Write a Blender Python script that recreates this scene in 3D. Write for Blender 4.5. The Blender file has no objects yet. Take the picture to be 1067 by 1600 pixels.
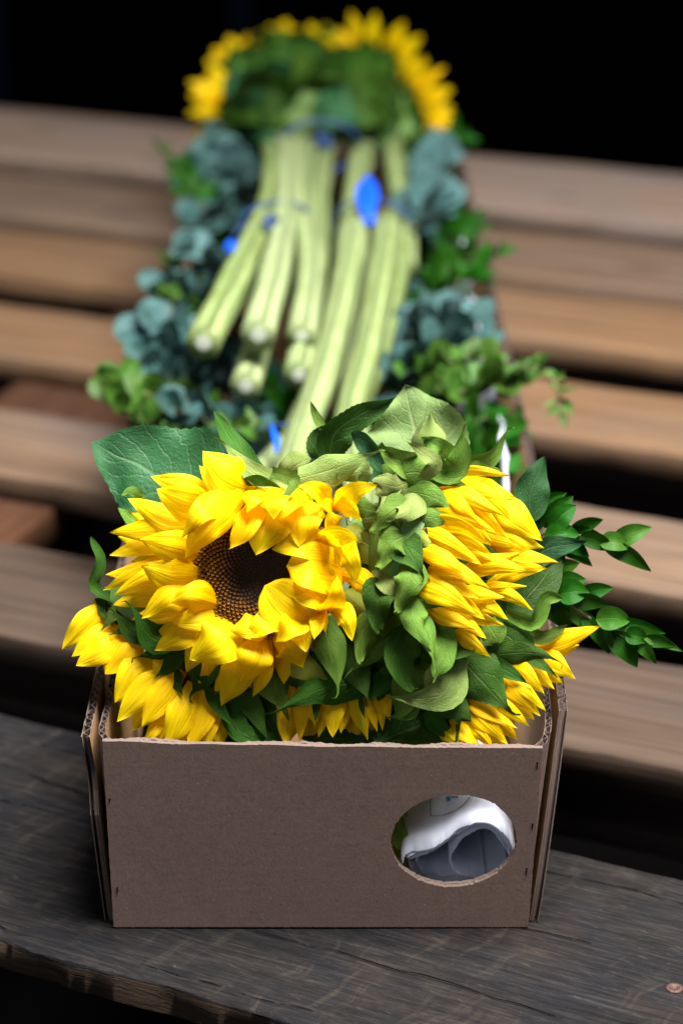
import bpy, bmesh, math, random
from mathutils import Vector, Matrix, noise
R_ = math.radians
random.seed(7)
sc = bpy.context.scene
col = sc.collection

# ------------------------------------------------------------------ camera
F, PITCH, CAMH, CAMD = 3800.0, R_(24), 0.827, 1.239
cam_d = bpy.data.cameras.new('camera'); cam = bpy.data.objects.new('camera', cam_d); col.objects.link(cam)
cam.location = (0, -CAMD, CAMH); cam.rotation_euler = (R_(90) - PITCH, 0, 0)
cam_d.sensor_fit = 'VERTICAL'; cam_d.sensor_height = 36.0; cam_d.lens = F / 1600 * 36
cam_d.clip_start = 0.05; cam_d.clip_end = 100
cam_d.dof.use_dof = True; cam_d.dof.focus_distance = 1.425; cam_d.dof.aperture_fstop = 4.0
sc.camera = cam
# ------------------------------------------------------------------ world, lamps, exposure
w = bpy.data.worlds.new('World'); sc.world = w; w.use_nodes = True
bg = w.node_tree.nodes['Background']; bg.inputs[0].default_value = (0.62, 0.74, 1.0, 1); bg.inputs[1].default_value = 0.10
def area(name, loc, target, size, energy, color, spread=180):
    l = bpy.data.lights.new(name, 'AREA'); l.shape = 'SQUARE'; l.size = size; l.energy = energy; l.color = color; l.spread = R_(spread)
    o = bpy.data.objects.new(name, l); col.objects.link(o); o.location = loc
    o.rotation_euler = (Vector(target) - Vector(loc)).to_track_quat('-Z', 'Y').to_euler()
    o['kind'] = 'helper'
area('overhead_lamp', (0.40, 0.10, 1.85), (0.0, 0.18, 0.1), 1.0, 72, (1.0, 0.975, 0.945), 105)
area('front_lamp', (-0.9, -2.3, 1.15), (0.0, 0.1, 0.1), 1.2, 11, (0.86, 0.92, 1.0))
vs = sc.view_settings; vs.view_transform = 'Standard'; vs.look = 'None'; vs.gamma = 1.0; vs.exposure = 0.0; vs.use_curve_mapping = False
sc.cycles.use_denoising = True
sc.cycles.max_bounces = 8; sc.cycles.transparent_max_bounces = 8

# ------------------------------------------------------------------ picture -> place (used once, to lay real points out)
FW = Vector((0, math.cos(PITCH), -math.sin(PITCH))); UP = Vector((0, math.sin(PITCH), math.cos(PITCH))); RT = Vector((1, 0, 0))
CAM = Vector((0, -CAMD, CAMH))
def ray(x, y): return FW + RT * ((x - 533.5) / F) - UP * ((y - 800) / F)
def PD(x, y, Z): return CAM + ray(x, y) * Z                                   # at a depth
def PZ(x, y, z): r = ray(x, y); return CAM + r * ((z - CAM.z) / r.z)          # at a height
def PY(x, y, Y): r = ray(x, y); return CAM + r * ((Y - CAM.y) / r.y)          # on an upright plane
ZM = 1.437
PXM = ZM / F

# ------------------------------------------------------------------ object helpers
def link(name, me, mat=None, parent=None, origin=None):
    o = bpy.data.objects.new(name, me); col.objects.link(o)
    if mat is not None and len(me.materials) == 0: me.materials.append(mat)
    if origin is not None: o.location = origin
    if parent is not None:
        o.parent = parent; o.matrix_parent_inverse = parent_inv(parent)
    return o
def parent_inv(p):
    m = Matrix.Identity(4); chain = []
    q = p
    while q is not None: chain.append(q); q = q.parent
    for q in reversed(chain): m = m @ q.matrix_parent_inverse @ q.matrix_basis
    return m.inverted()
def thing(name, loc, label, cat, group=None):
    o = bpy.data.objects.new(name, None); col.objects.link(o); o.location = loc
    o.empty_display_size = 0.02
    o['label'] = label; o['category'] = cat
    if group: o['group'] = group
    return o
def tag(o, label=None, cat=None, group=None, kind=None):
    if label: o['label'] = label
    if cat: o['category'] = cat
    if group: o['group'] = group
    if kind: o['kind'] = kind
    return o
def mesh(name, vs_, fs, uvs=None, smooth=True):
    me = bpy.data.meshes.new(name); me.from_pydata([tuple(v) for v in vs_], [], fs)
    if smooth: me.polygons.foreach_set('use_smooth', [True] * len(me.polygons))
    if uvs:
        ul = me.uv_layers.new(name='UVMap')
        for l in me.loops: ul.data[l.index].uv = uvs[l.vertex_index]
    me.update(); return me

# ------------------------------------------------------------------ materials
def mat_new(name):
    m = bpy.data.materials.new(name); m.use_nodes = True
    nt = m.node_tree; nt.nodes.clear()
    return m, nt
class N:
    def __init__(s, nt): s.nt = nt
    def __call__(s, t, **kw):
        n = s.nt.nodes.new(t)
        for k, v in kw.items():
            if k.startswith('i_'): n.inputs[int(k[2:])].default_value = v
            else: setattr(n, k, v)
        return n
    def l(s, a, b): s.nt.links.new(a, b)
    def math(s, op, a, b=None, c=None):
        n = s.nt.nodes.new('ShaderNodeMath'); n.operation = op
        for i, v in enumerate((a, b, c)):
            if v is None: continue
            if isinstance(v, (int, float)): n.inputs[i].default_value = v
            else: s.l(v, n.inputs[i])
        return n.outputs[0]
    def ramp(s, fac, stops, interp='LINEAR'):
        n = s.nt.nodes.new('ShaderNodeValToRGB'); n.color_ramp.interpolation = interp
        e = n.color_ramp.elements
        while len(e) < len(stops): e.new(0.5)
        for i, (p, c) in enumerate(stops):
            e[i].position = p; e[i].color = (c[0], c[1], c[2], 1) if not isinstance(c, (int, float)) else (c, c, c, 1)
        s.l(fac, n.inputs[0]); return n.outputs[0]
    def mix(s, fac, a, b, blend='MIX'):
        n = s.nt.nodes.new('ShaderNodeMix'); n.data_type = 'RGBA'; n.blend_type = blend
        for i, v in ((0, fac), (6, a), (7, b)):
            if isinstance(v, (int, float)): n.inputs[i].default_value = v
            elif isinstance(v, tuple): n.inputs[i].default_value = (*v, 1) if len(v) == 3 else v
            else: s.l(v, n.inputs[i])
        return n.outputs[2]
    def noise(s, vec, scale, detail=4, rough=0.6, dist=0):
        n = s.nt.nodes.new('ShaderNodeTexNoise'); n.inputs['Scale'].default_value = scale
        n.inputs['Detail'].default_value = detail; n.inputs['Roughness'].default_value = rough; n.inputs['Distortion'].default_value = dist
        if vec is not None: s.l(vec, n.inputs['Vector'])
        return n.outputs['Fac']
    def vmap(s, vec, sc_, loc=(0, 0, 0)):
        n = s.nt.nodes.new('ShaderNodeMapping'); n.inputs['Scale'].default_value = sc_; n.inputs['Location'].default_value = loc
        s.l(vec, n.inputs['Vector']); return n.outputs[0]
    def bump(s, h, strength, dist=0.001, normal=None):
        n = s.nt.nodes.new('ShaderNodeBump'); n.inputs['Strength'].default_value = strength; n.inputs['Distance'].default_value = dist
        s.l(h, n.inputs['Height'])
        if normal is not None: s.l(normal, n.inputs['Normal'])
        return n.outputs[0]
    def pbr(s, color, rough=0.5, normal=None, spec=0.5, transl=0.0, tcol=None, sheen=0, metal=0):
        p = s.nt.nodes.new('ShaderNodeBsdfPrincipled'); o = s.nt.nodes.new('ShaderNodeOutputMaterial')
        if isinstance(color, tuple): p.inputs['Base Color'].default_value = (*color, 1)
        else: s.l(color, p.inputs['Base Color'])
        if isinstance(rough, (int, float)): p.inputs['Roughness'].default_value = rough
        else: s.l(rough, p.inputs['Roughness'])
        p.inputs['Specular IOR Level'].default_value = spec; p.inputs['Metallic'].default_value = metal
        if sheen: p.inputs['Sheen Weight'].default_value = sheen; p.inputs['Sheen Roughness'].default_value = 0.4
        if normal is not None: s.l(normal, p.inputs['Normal'])
        out = p.outputs[0]
        if transl:
            t = s.nt.nodes.new('ShaderNodeBsdfTranslucent'); mx = s.nt.nodes.new('ShaderNodeMixShader'); mx.inputs[0].default_value = transl
            c = tcol if tcol is not None else color
            if isinstance(c, tuple): t.inputs[0].default_value = (*c, 1)
            else: s.l(c, t.inputs[0])
            if normal is not None: s.l(normal, t.inputs['Normal'])
            s.l(out, mx.inputs[1]); s.l(t.outputs[0], mx.inputs[2]); out = mx.outputs[0]
        s.l(out, o.inputs[0])

def m_petal():
    m, nt = mat_new('petal_yellow'); n = N(nt)
    uv = n('ShaderNodeTexCoord').outputs['UV']; oi = n('ShaderNodeObjectInfo')
    sx = n('ShaderNodeSeparateXYZ'); n.l(uv, sx.inputs[0])
    v = sx.outputs[1]
    off = n('ShaderNodeVectorMath', operation='ADD'); n.l(uv, off.inputs[0])
    cmb = n('ShaderNodeCombineXYZ'); n.l(n.math('MULTIPLY', oi.outputs['Random'], 31.0), cmb.inputs[2]); n.l(cmb.outputs[0], off.inputs[1])
    lines = n.noise(n.vmap(off.outputs[0], (34, 1.0, 1)), 1.0, 4, 0.6)
    broad = n.noise(n.vmap(off.outputs[0], (5, 0.9, 1)), 1.0, 2)
    mott = n.noise(n.vmap(off.outputs[0], (3, 4, 1)), 1.0, 3)
    base = n.ramp(n.math('ADD', v, n.math('MULTIPLY_ADD', mott, 0.24, -0.12)), [(0.0, (0.88, 0.42, 0.0)), (0.12, (0.93, 0.55, 0.0)), (0.28, (0.95, 0.64, 0.001)), (1.0, (0.95, 0.70, 0.003))])
    base = n.mix(n.math('MULTIPLY', n.ramp(lines, [(0.36, 1), (0.52, 0)]), 0.42), base, (0.86, 0.42, 0.0))
    vein = n.noise(n.vmap(off.outputs[0], (75, 1.6, 1)), 1.0, 2, 0.5)
    base = n.mix(n.math('MULTIPLY', n.ramp(vein, [(0.38, 1), (0.5, 0)]), 0.45), base, (0.80, 0.40, 0.0))
    hs = n('ShaderNodeHueSaturation'); n.l(base, hs.inputs['Color'])
    n.l(n.math('MULTIPLY_ADD', oi.outputs['Random'], 0.020, 0.492), hs.inputs['Hue']); n.l(n.math('MULTIPLY_ADD', oi.outputs['Random'], -0.14, 1.06), hs.inputs['Value'])
    nb = n.bump(broad, 0.28, 0.004); nb = n.bump(lines, 0.34, 0.0010, nb)
    n.pbr(hs.outputs[0], 0.5, nb, 0.14, 0.40, None, 0.0); return m
def m_leaf(name, dark, light, vein, vein_amt=0.5, rough=0.45, spec=0.4, transl=0.15, side=7.0, bumpy=0.5, sheen=0.0, scale=4.0):
    m, nt = mat_new(name); n = N(nt)
    tc = n('ShaderNodeTexCoord'); uv = tc.outputs['UV']; oi = n('ShaderNodeObjectInfo')
    sx = n('ShaderNodeSeparateXYZ'); n.l(uv, sx.inputs[0])
    a = n.math('ABSOLUTE', n.math('SUBTRACT', sx.outputs[0], 0.5))
    cmb = n('ShaderNodeCombineXYZ'); n.l(n.math('MULTIPLY', oi.outputs['Random'], 17.0), cmb.inputs[2])
    off = n('ShaderNodeVectorMath', operation='ADD'); n.l(uv, off.inputs[0]); n.l(cmb.outputs[0], off.inputs[1])
    mott = n.noise(off.outputs[0], scale, 5, 0.6)
    wob = n.noise(off.outputs[0], 6.0, 2)
    mid = n.ramp(a, [(0.006, 1), (0.03, 0)])
    ph = n.math('ADD', n.math('SUBTRACT', n.math('MULTIPLY', sx.outputs[1], side), n.math('MULTIPLY', a, side * 0.75)), n.math('MULTIPLY', wob, 0.6))
    tri = n.math('ABSOLUTE', n.math('SUBTRACT', n.math('FRACT', ph), 0.5))
    lat = n.ramp(tri, [(0.015, 1), (0.075, 0)])
    fine = n.noise(off.outputs[0], 38.0, 3, 0.6)
    vn = n.math('MULTIPLY', n.math('MAXIMUM', mid, n.math('MULTIPLY', lat, 0.55)), vein_amt)
    base = n.mix(n.ramp(mott, [(0.3, 0), (0.7, 1)]), dark, light)
    base = n.mix(n.math('MULTIPLY', fine, 0.25), base, light)
    base = n.mix(vn, base, vein)
    hs = n('ShaderNodeHueSaturation'); n.l(base, hs.inputs['Color'])
    n.l(n.math('MULTIPLY_ADD', oi.outputs['Random'], 0.024, 0.474), hs.inputs['Hue']); n.l(n.math('MULTIPLY_ADD', oi.outputs['Random'], 0.36, 0.56), hs.inputs['Value']); hs.inputs['Saturation'].default_value = 1.05
    hgt = n.math('SUBTRACT', n.math('MULTIPLY', fine, 0.5), n.math('MULTIPLY', vn, 0.8))
    hgt = n.math('ADD', hgt, n.math('MULTIPLY', mott, 0.8))
    n.pbr(hs.outputs[0], rough, n.bump(hgt, bumpy, 0.0016), spec * 0.38, transl, None, sheen); return m
def m_plain(name, c, rough=0.6, spec=0.3, var=0.15, scale=60, bumpy=0.2, transl=0):
    m, nt = mat_new(name); n = N(nt); ob = n('ShaderNodeTexCoord').outputs['Object']
    f = n.noise(ob, scale, 4)
    lo = tuple(x * (1 - var) for x in c); hi = tuple(min(1, x * (1 + var)) for x in c)
    n.pbr(n.mix(f, lo, hi), rough, n.bump(f, bumpy, 0.001), spec, transl); return m
def m_stem():
    m, nt = mat_new('stem_green'); n = N(nt); uv = n('ShaderNodeTexCoord').outputs['UV']; oi = n('ShaderNodeObjectInfo')
    st = n.noise(n.vmap(uv, (22, 1.5, 1)), 1.0, 3); bl = n.noise(n.vmap(uv, (3, 9, 1)), 1.0, 4)
    c = n.mix(n.ramp(st, [(0.35, 0), (0.65, 1)]), (0.065, 0.12, 0.022), (0.27, 0.33, 0.14))
    c = n.mix(n.math('MULTIPLY', n.ramp(bl, [(0.48, 0), (0.66, 1)]), 0.6), c, (0.13, 0.165, 0.03))
    c = n.mix(n.math('MULTIPLY', oi.outputs['Random'], 0.40), c, (0.34, 0.39, 0.23))
    n.pbr(c, 0.6, n.bump(n.math('ADD', st, n.math('MULTIPLY', bl, 0.8)), 0.9, 0.003), 0.12, 0.0); return m
def m_card(name, c, edge=False):
    m, nt = mat_new(name); n = N(nt); ob = n('ShaderNodeTexCoord').outputs['Object']
    fib = n.noise(n.vmap(ob, (800, 900, 420)), 1.0, 3, 0.75); big = n.noise(ob, 14, 4); mid = n.noise(ob, 90, 4)
    fib2 = n.noise(n.vmap(ob, (260, 900, 1400)), 1.0, 2, 0.6)
    base = n.mix(n.ramp(big, [(0.3, 0), (0.7, 1)]), tuple(x * 0.88 for x in c), tuple(x * 1.1 for x in c))
    base = n.mix(0.5, base, n.ramp(fib, [(0.3, tuple(x * 0.55 for x in c)), (0.7, tuple(x * 1.5 for x in c))]))
    base = n.mix(0.18, base, n.ramp(fib2, [(0.3, tuple(x * 0.6 for x in c)), (0.7, tuple(x * 1.4 for x in c))]))
    base = n.mix(0.15, base, n.ramp(mid, [(0.3, tuple(x * 0.6 for x in c)), (0.7, tuple(x * 1.4 for x in c))]))
    def specks(scale, thr):
        v = n('ShaderNodeTexVoronoi'); v.inputs['Scale'].default_value = scale; n.l(ob, v.inputs['Vector'])
        sep = n('ShaderNodeSeparateColor'); n.l(v.outputs['Color'], sep.inputs[0])
        return n.math('MULTIPLY', n.math('LESS_THAN', v.outputs['Distance'], 0.16), n.math('GREATER_THAN', sep.outputs[0], thr))
    base = n.mix(n.math('MULTIPLY', specks(330, 0.955), 0.7), base, tuple(x * 0.2 for x in c))
    base = n.mix(n.math('MULTIPLY', specks(380, 0.93), 0.45), base, tuple(min(1, x * 2.6) for x in c))
    sx = n('ShaderNodeSeparateXYZ'); n.l(ob, sx.inputs[0])
    flute = n.math('SINE', n.math('MULTIPLY', sx.outputs[2 if not edge else 0], 2 * math.pi / 0.0065))
    h = n.math('ADD', n.math('MULTIPLY', fib, 0.7), n.math('MULTIPLY', flute, 0.018))
    h = n.math('ADD', h, n.math('MULTIPLY', big, 0.5))
    n.pbr(base, 0.82, n.bump(h, 0.22, 0.0010), 0.06); return m
def m_wood(name, lo, hi, knots=True):
    m, nt = mat_new(name); n = N(nt); tc = n('ShaderNodeTexCoord'); oi = n('ShaderNodeObjectInfo')
    cmb = n('ShaderNodeCombineXYZ'); n.l(n.math('MULTIPLY', oi.outputs['Random'], 9.0), cmb.inputs[0]); n.l(n.math('MULTIPLY', oi.outputs['Random'], 5.0), cmb.inputs[1])
    off = n('ShaderNodeVectorMath', operation='ADD'); n.l(tc.outputs['Object'], off.inputs[0]); n.l(cmb.outputs[0], off.inputs[1]); ob = off.outputs[0]
    g = n.noise(n.vmap(ob, (2.2, 70, 70)), 1.0, 6, 0.65, 0.5); g2 = n.noise(n.vmap(ob, (6, 260, 260)), 1.0, 3, 0.6)
    bl = n.noise(n.vmap(ob, (3, 9, 9)), 1.0, 5, 0.6)
    c = n.mix(n.ramp(g, [(0.22, 0), (0.78, 1)]), lo, hi)
    c = n.mix(n.math('MULTIPLY', n.ramp(g2, [(0.42, 1), (0.55, 0)]), 0.35), c, tuple(x * 0.5 for x in lo))
    c = n.mix(n.math('MULTIPLY', n.ramp(bl, [(0.45, 0), (0.7, 1)]), 0.6), c, (0.085, 0.078, 0.078))
    if knots:
        v = n('ShaderNodeTexVoronoi'); v.inputs['Scale'].default_value = 1.0; n.l(n.vmap(ob, (4.5, 14, 14)), v.inputs['Vector'])
        c = n.mix(n.math('MULTIPLY', n.ramp(v.outputs['Distance'], [(0.07, 1), (0.16, 0)]), 0.75), c, (0.06, 0.042, 0.034))
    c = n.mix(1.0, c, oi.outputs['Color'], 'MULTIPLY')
    n.pbr(c, 0.7, n.bump(n.math('ADD', g, n.math('MULTIPLY', g2, 0.6)), 0.35, 0.002), 0.08); return m
def m_plank():
    m, nt = mat_new('weathered_dark_wood'); n = N(nt); ob = n('ShaderNodeTexCoord').outputs['Object']
    g = n.noise(n.vmap(ob, (5, 75, 75)), 1.0, 7, 0.75, 0.9); g2 = n.noise(n.vmap(ob, (14, 330, 330)), 1.0, 4, 0.7, 0.6)
    bl = n.noise(n.vmap(ob, (9, 16, 16)), 1.0, 7, 0.68); bl2 = n.noise(n.vmap(ob, (5, 8, 8), (3, 1, 0)), 1.0, 6, 0.65)
    rot = n('ShaderNodeMapping'); rot.inputs['Rotation'].default_value = (0, 0, R_(14)); n.l(ob, rot.inputs['Vector'])
    warp = n('ShaderNodeTexNoise'); warp.inputs['Scale'].default_value = 22; n.l(rot.outputs[0], warp.inputs['Vector'])
    wv = n('ShaderNodeVectorMath', operation='MULTIPLY_ADD'); n.l(warp.outputs['Color'], wv.inputs[0]); wv.inputs[1].default_value = (0.03, 0.03, 0.0); n.l(rot.outputs[0], wv.inputs[2])
    crs = n.noise(n.vmap(wv.outputs[0], (75, 6, 6), (0, 2, 0)), 1.0, 4, 0.65)      # saw and drag marks across the board
    crs2 = n.noise(n.vmap(ob, (420, 16, 16), (1, 0, 0)), 1.0, 2, 0.6)
    c = n.mix(n.ramp(g, [(0.3, 0), (0.72, 1)]), (0.012, 0.011, 0.012), (0.062, 0.051, 0.045))
    c = n.mix(n.math('MULTIPLY', n.ramp(bl, [(0.42, 0), (0.62, 1)]), 0.75), c, (0.018, 0.022, 0.034))
    c = n.mix(n.math('MULTIPLY', n.ramp(bl2, [(0.50, 0), (0.68, 1)]), 0.75), c, (0.125, 0.086, 0.055))
    c = n.mix(n.math('MULTIPLY', n.math('MULTIPLY', n.ramp(crs, [(0.54, 0), (0.70, 1)]), n.ramp(bl2, [(0.40, 0), (0.55, 1)])), 0.8), c, (0.20, 0.155, 0.12))
    c = n.mix(n.math('MULTIPLY', n.math('MULTIPLY', n.ramp(crs2, [(0.60, 0), (0.75, 1)]), n.ramp(bl2, [(0.50, 0), (0.62, 1)])), 0.4), c, (0.085, 0.085, 0.095))
    c = n.mix(n.math('MULTIPLY', n.ramp(g2, [(0.36, 1), (0.46, 0)]), 0.55), c, (0.006, 0.005, 0.005))
    fl = n.noise(n.vmap(ob, (75, 150, 150)), 1.0, 3, 0.5); cl = n.noise(ob, 9, 2)
    fm = n.math('MULTIPLY', n.ramp(fl, [(0.72, 0), (0.76, 1)]), n.ramp(cl, [(0.52, 0), (0.6, 1)]))
    c = n.mix(n.math('MULTIPLY', fm, 0.9), c, (0.26, 0.24, 0.215))
    vc = n('ShaderNodeTexVoronoi', feature='DISTANCE_TO_EDGE'); vc.inputs['Scale'].default_value = 1.0
    wv2 = n('ShaderNodeVectorMath', operation='MULTIPLY_ADD'); n.l(warp.outputs['Color'], wv2.inputs[0]); wv2.inputs[1].default_value = (0.0, 0.012, 0.0); n.l(ob, wv2.inputs[2])
    n.l(n.vmap(wv2.outputs[0], (1.6, 15, 15), (0.3, 0.2, 0)), vc.inputs['Vector'])
    crack = n.math('MULTIPLY', n.ramp(vc.outputs['Distance'], [(0.004, 1), (0.016, 0)]), n.ramp(bl2, [(0.47, 0), (0.52, 1)]))
    c = n.mix(n.math('MULTIPLY', crack, 0.9), c, (0.003, 0.0025, 0.0025))
    gouge = n.noise(n.vmap(rot.outputs[0], (60, 260, 60), (5, 1, 0)), 1.0, 3, 0.6)
    c = n.mix(n.math('MULTIPLY', n.ramp(gouge, [(0.62, 0), (0.70, 1)]), 0.7), c, (0.15, 0.125, 0.105))
    dirt = n.noise(n.vmap(ob, (22, 40, 40), (7, 3, 0)), 1.0, 8, 0.75)
    c = n.mix(n.math('MULTIPLY', n.ramp(dirt, [(0.46, 0), (0.58, 1)]), 0.65), c, (0.010, 0.010, 0.013))
    spk = n.noise(n.vmap(ob, (26, 420, 420)), 1.0, 6, 0.75, 0.4)
    c = n.mix(0.42, c, n.ramp(spk, [(0.36, (0.003, 0.003, 0.004)), (0.52, (0.032, 0.030, 0.033)), (0.70, (0.16, 0.135, 0.115))]))
    # side faces show the raw brown timber
    sx = n('ShaderNodeSeparateXYZ'); n.l(ob, sx.inputs[0])
    raw = n.mix(n.ramp(g, [(0.35, 0), (0.65, 1)]), (0.02, 0.012, 0.008), (0.075, 0.048, 0.029))
    side = n.math('LESS_THAN', n.math('ADD', sx.outputs[2], n.math('MULTIPLY', bl, 0.006)), -0.0005)
    hp = n('ShaderNodeHueSaturation'); hp.inputs['Value'].default_value = 0.36; n.l(c, hp.inputs['Color'])
    c = n.mix(n.math('MULTIPLY', side, 0.85), hp.outputs[0], raw)
    h = n.math('ADD', n.math('MULTIPLY', g, 1.0), n.math('MULTIPLY', g2, 0.5)); h = n.math('ADD', h, n.math('MULTIPLY', crs, 0.15)); h = n.math('ADD', h, n.math('SUBTRACT', bl, n.math('MULTIPLY', crack, 2.5)))
    rough = n.ramp(bl2, [(0.3, 0.6), (0.7, 0.8)])
    n.pbr(c, rough, n.bump(h, 0.9, 0.0022), 0.10); return m
def m_disc(R):
    m, nt = mat_new('disc_florets'); n = N(nt); ob = n('ShaderNodeTexCoord').outputs['Object']
    sx = n('ShaderNodeSeparateXYZ'); n.l(ob, sx.inputs[0])
    r = n.math('DIVIDE', n.math('SQRT', n.math('ADD', n.math('POWER', sx.outputs[0], 2.0), n.math('POWER', sx.outputs[1], 2.0))), R)
    r = n.math('ADD', r, n.math('MULTIPLY_ADD', n.noise(ob, 120, 3), 0.2, -0.1))
    c = n.ramp(r, [(0.30, (0.014, 0.010, 0.009)), (0.46, (0.07, 0.028, 0.008)), (0.62, (0.34, 0.135, 0.012)), (1.0, (0.62, 0.27, 0.02))])
    c = n.mix(n.noise(ob, 420, 2), (0.02, 0.01, 0.005), c)
    n.pbr(c, 0.6, None, 0.3); return m
def m_paper(name, c):
    m, nt = mat_new(name); n = N(nt); ob = n('ShaderNodeTexCoord').outputs['Object']
    f = n.noise(ob, 30, 4); g = n.noise(ob, 500, 2)
    b = n.mix(n.ramp(f, [(0.35, 0), (0.7, 1)]), tuple(x * 0.86 for x in c), c); b = n.mix(n.math('MULTIPLY', g, 0.2), b, tuple(x * 0.7 for x in c))
    n.pbr(b, 0.8, n.bump(f, 0.35, 0.002), 0.1, 0.30); return m

MP = m_petal()
BR_PALE = m_leaf('bract_pale', (0.15, 0.25, 0.055), (0.31, 0.41, 0.13), (0.37, 0.45, 0.18), 0.25, 0.62, 0.3, 0.18, 3.0, 0.8, 0.03, 2.5)
BR_MID = m_leaf('bract_green', (0.075, 0.19, 0.022), (0.16, 0.30, 0.055), (0.25, 0.38, 0.10), 0.3, 0.62, 0.35, 0.18, 4.0, 0.8, 0.0, 3.0)
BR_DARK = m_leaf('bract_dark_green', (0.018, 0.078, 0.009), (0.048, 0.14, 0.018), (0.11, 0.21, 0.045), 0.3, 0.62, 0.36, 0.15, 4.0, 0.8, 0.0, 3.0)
BR_LIME = m_leaf('bract_lime', (0.22, 0.30, 0.03), (0.33, 0.40, 0.07), (0.36, 0.42, 0.14), 0.25, 0.5, 0.35, 0.2, 3.0, 0.4, 0.05, 3.0)
LF_BIG = m_leaf('sunflower_leaf', (0.017, 0.075, 0.026), (0.038, 0.115, 0.050), (0.10, 0.19, 0.09), 0.40, 0.46, 0.35, 0.16, 6.0, 0.75, 0.0, 5.0)
LF_PALE = m_leaf('sunflower_leaf_underside', (0.12, 0.25, 0.075), (0.21, 0.35, 0.125), (0.32, 0.44, 0.21), 0.5, 0.5, 0.32, 0.2, 6.0, 0.6, 0.0, 5.0)
LF_DARK = m_leaf('sunflower_leaf_dark', (0.016, 0.068, 0.012), (0.04, 0.12, 0.022), (0.14, 0.24, 0.07), 0.5, 0.4, 0.36, 0.15, 6.0, 0.7, 0.0, 5.0)
EUCA = m_leaf('eucalyptus_leaf', (0.020, 0.068, 0.066), (0.062, 0.138, 0.134), (0.11, 0.19, 0.19), 0.35, 0.5, 0.4, 0.12, 5.0, 0.3, 0.08, 3.0)
EUCA_L = m_leaf('eucalyptus_leaf_pale', (0.046, 0.120, 0.120), (0.105, 0.20, 0.20), (0.15, 0.26, 0.27), 0.35, 0.5, 0.4, 0.12, 5.0, 0.3, 0.08, 3.0)
GREENB = m_leaf('bright_green_leaf', (0.026, 0.098, 0.014), (0.07, 0.18, 0.03), (0.13, 0.24, 0.07), 0.35, 0.4, 0.45, 0.2, 5.0, 0.3, 0.0, 3.0)
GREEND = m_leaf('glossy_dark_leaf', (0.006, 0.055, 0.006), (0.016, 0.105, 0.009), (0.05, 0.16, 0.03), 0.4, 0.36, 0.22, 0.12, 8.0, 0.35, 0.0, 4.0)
STEM = m_stem()
PITH = m_plain('stem_pith', (0.50, 0.54, 0.44), 0.7, 0.3, 0.12, 200)
CALYX = m_plain('calyx_green', (0.10, 0.20, 0.04), 0.5, 0.3, 0.3, 90, 0.5)
TWIG = m_plain('twig_brown_green', (0.12, 0.13, 0.05), 0.6, 0.3, 0.3, 120, 0.4)
DISCB = m_plain('disc_base_dark', (0.016, 0.009, 0.006), 0.8, 0.2, 0.3, 200)
CARD = m_card('cardboard', (0.210, 0.139, 0.113))
CARD_IN = m_card('cardboard_inside', (0.28, 0.165, 0.080), True)
CARD_EDGE = m_card('cardboard_edge', (0.125, 0.092, 0.078), True)
WOOD = m_wood('pallet_wood', (0.070, 0.045, 0.030), (0.205, 0.145, 0.100))
PLANK = m_plank()
PAPER = m_paper('newsprint', (0.80, 0.83, 0.95))  # bluish base colour holds the sky light tint of paper in shade
INK = m_plain('grey_ink', (0.23, 0.25, 0.29), 0.8, 0.1, 0.2, 300)
INKB = m_plain('blue_ink', (0.02, 0.20, 0.48), 0.7, 0.1, 0.2, 300)
INKR = m_plain('pink_ink', (0.55, 0.16, 0.17), 0.7, 0.1, 0.2, 30)
BLUE = m_plain('blue_rubber', (0.006, 0.085, 0.62), 0.4, 0.4, 0.15, 60)
BLUE_D = m_plain('dark_blue_rubber', (0.02, 0.05, 0.15), 0.45, 0.4, 0.15, 60)
RUST = m_plain('rusty_steel', (0.05, 0.020, 0.014), 0.55, 0.4, 0.5, 500, 0.6)
SLIT = m_plain('slit_brown', (0.03, 0.02, 0.016), 0.9, 0.1)
BLACK = m_plain('black_surround', (0.0035, 0.003, 0.003), 0.95, 0.05, 0.3, 8)  # near-black base colour stands in for the unlit dark around the platform
NAVY = m_plain('navy_paint', (0.004, 0.016, 0.034), 0.7, 0.15, 0.2, 10)

# ------------------------------------------------------------------ shape helpers
def spline(pts, n):
    raw = spline_raw(pts, max(60, n * 3))
    if len(pts) == 2: return spline_raw(pts, n)
    acc = [0.0]
    for a, b in zip(raw[:-1], raw[1:]): acc.append(acc[-1] + (b - a).length)
    out, k = [], 0
    for i in range(n):
        d = acc[-1] * i / (n - 1)
        while k < len(raw) - 2 and acc[k + 1] < d: k += 1
        f = (d - acc[k]) / max(1e-9, acc[k + 1] - acc[k]); out.append(raw[k].lerp(raw[k + 1], min(1, max(0, f))))
    return out
def spline_raw(pts, n):
    P = [Vector(p) for p in pts]
    if len(P) == 2: return [P[0].lerp(P[1], i / (n - 1)) for i in range(n)]
    P = [P[0] * 2 - P[1]] + P + [P[-1] * 2 - P[-2]]
    seg = len(P) - 3; out = []
    for i in range(n):
        u = i / (n - 1) * seg; k = min(int(u), seg - 1); t = u - k
        a, b, c, d = P[k:k + 4]
        out.append(0.5 * ((2 * b) + (c - a) * t + (2 * a - 5 * b + 4 * c - d) * t * t + (3 * b - a - 3 * c + d) * t ** 3))
    return out
def sm(x): x = max(0, min(1, x)); return x * x * (3 - 2 * x)
def prof_petal(t):
    return 0.45 + 0.55 * sm(t / 0.45) if t < 0.45 else max(0.0, 1 - ((t - 0.45) / 0.55) ** 1.6) ** 0.95
def prof_spear(t):
    return 0.5 + 0.5 * sm(t / 0.4) if t < 0.4 else max(0.0, 1 - ((t - 0.4) / 0.6) ** 1.5)
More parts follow.
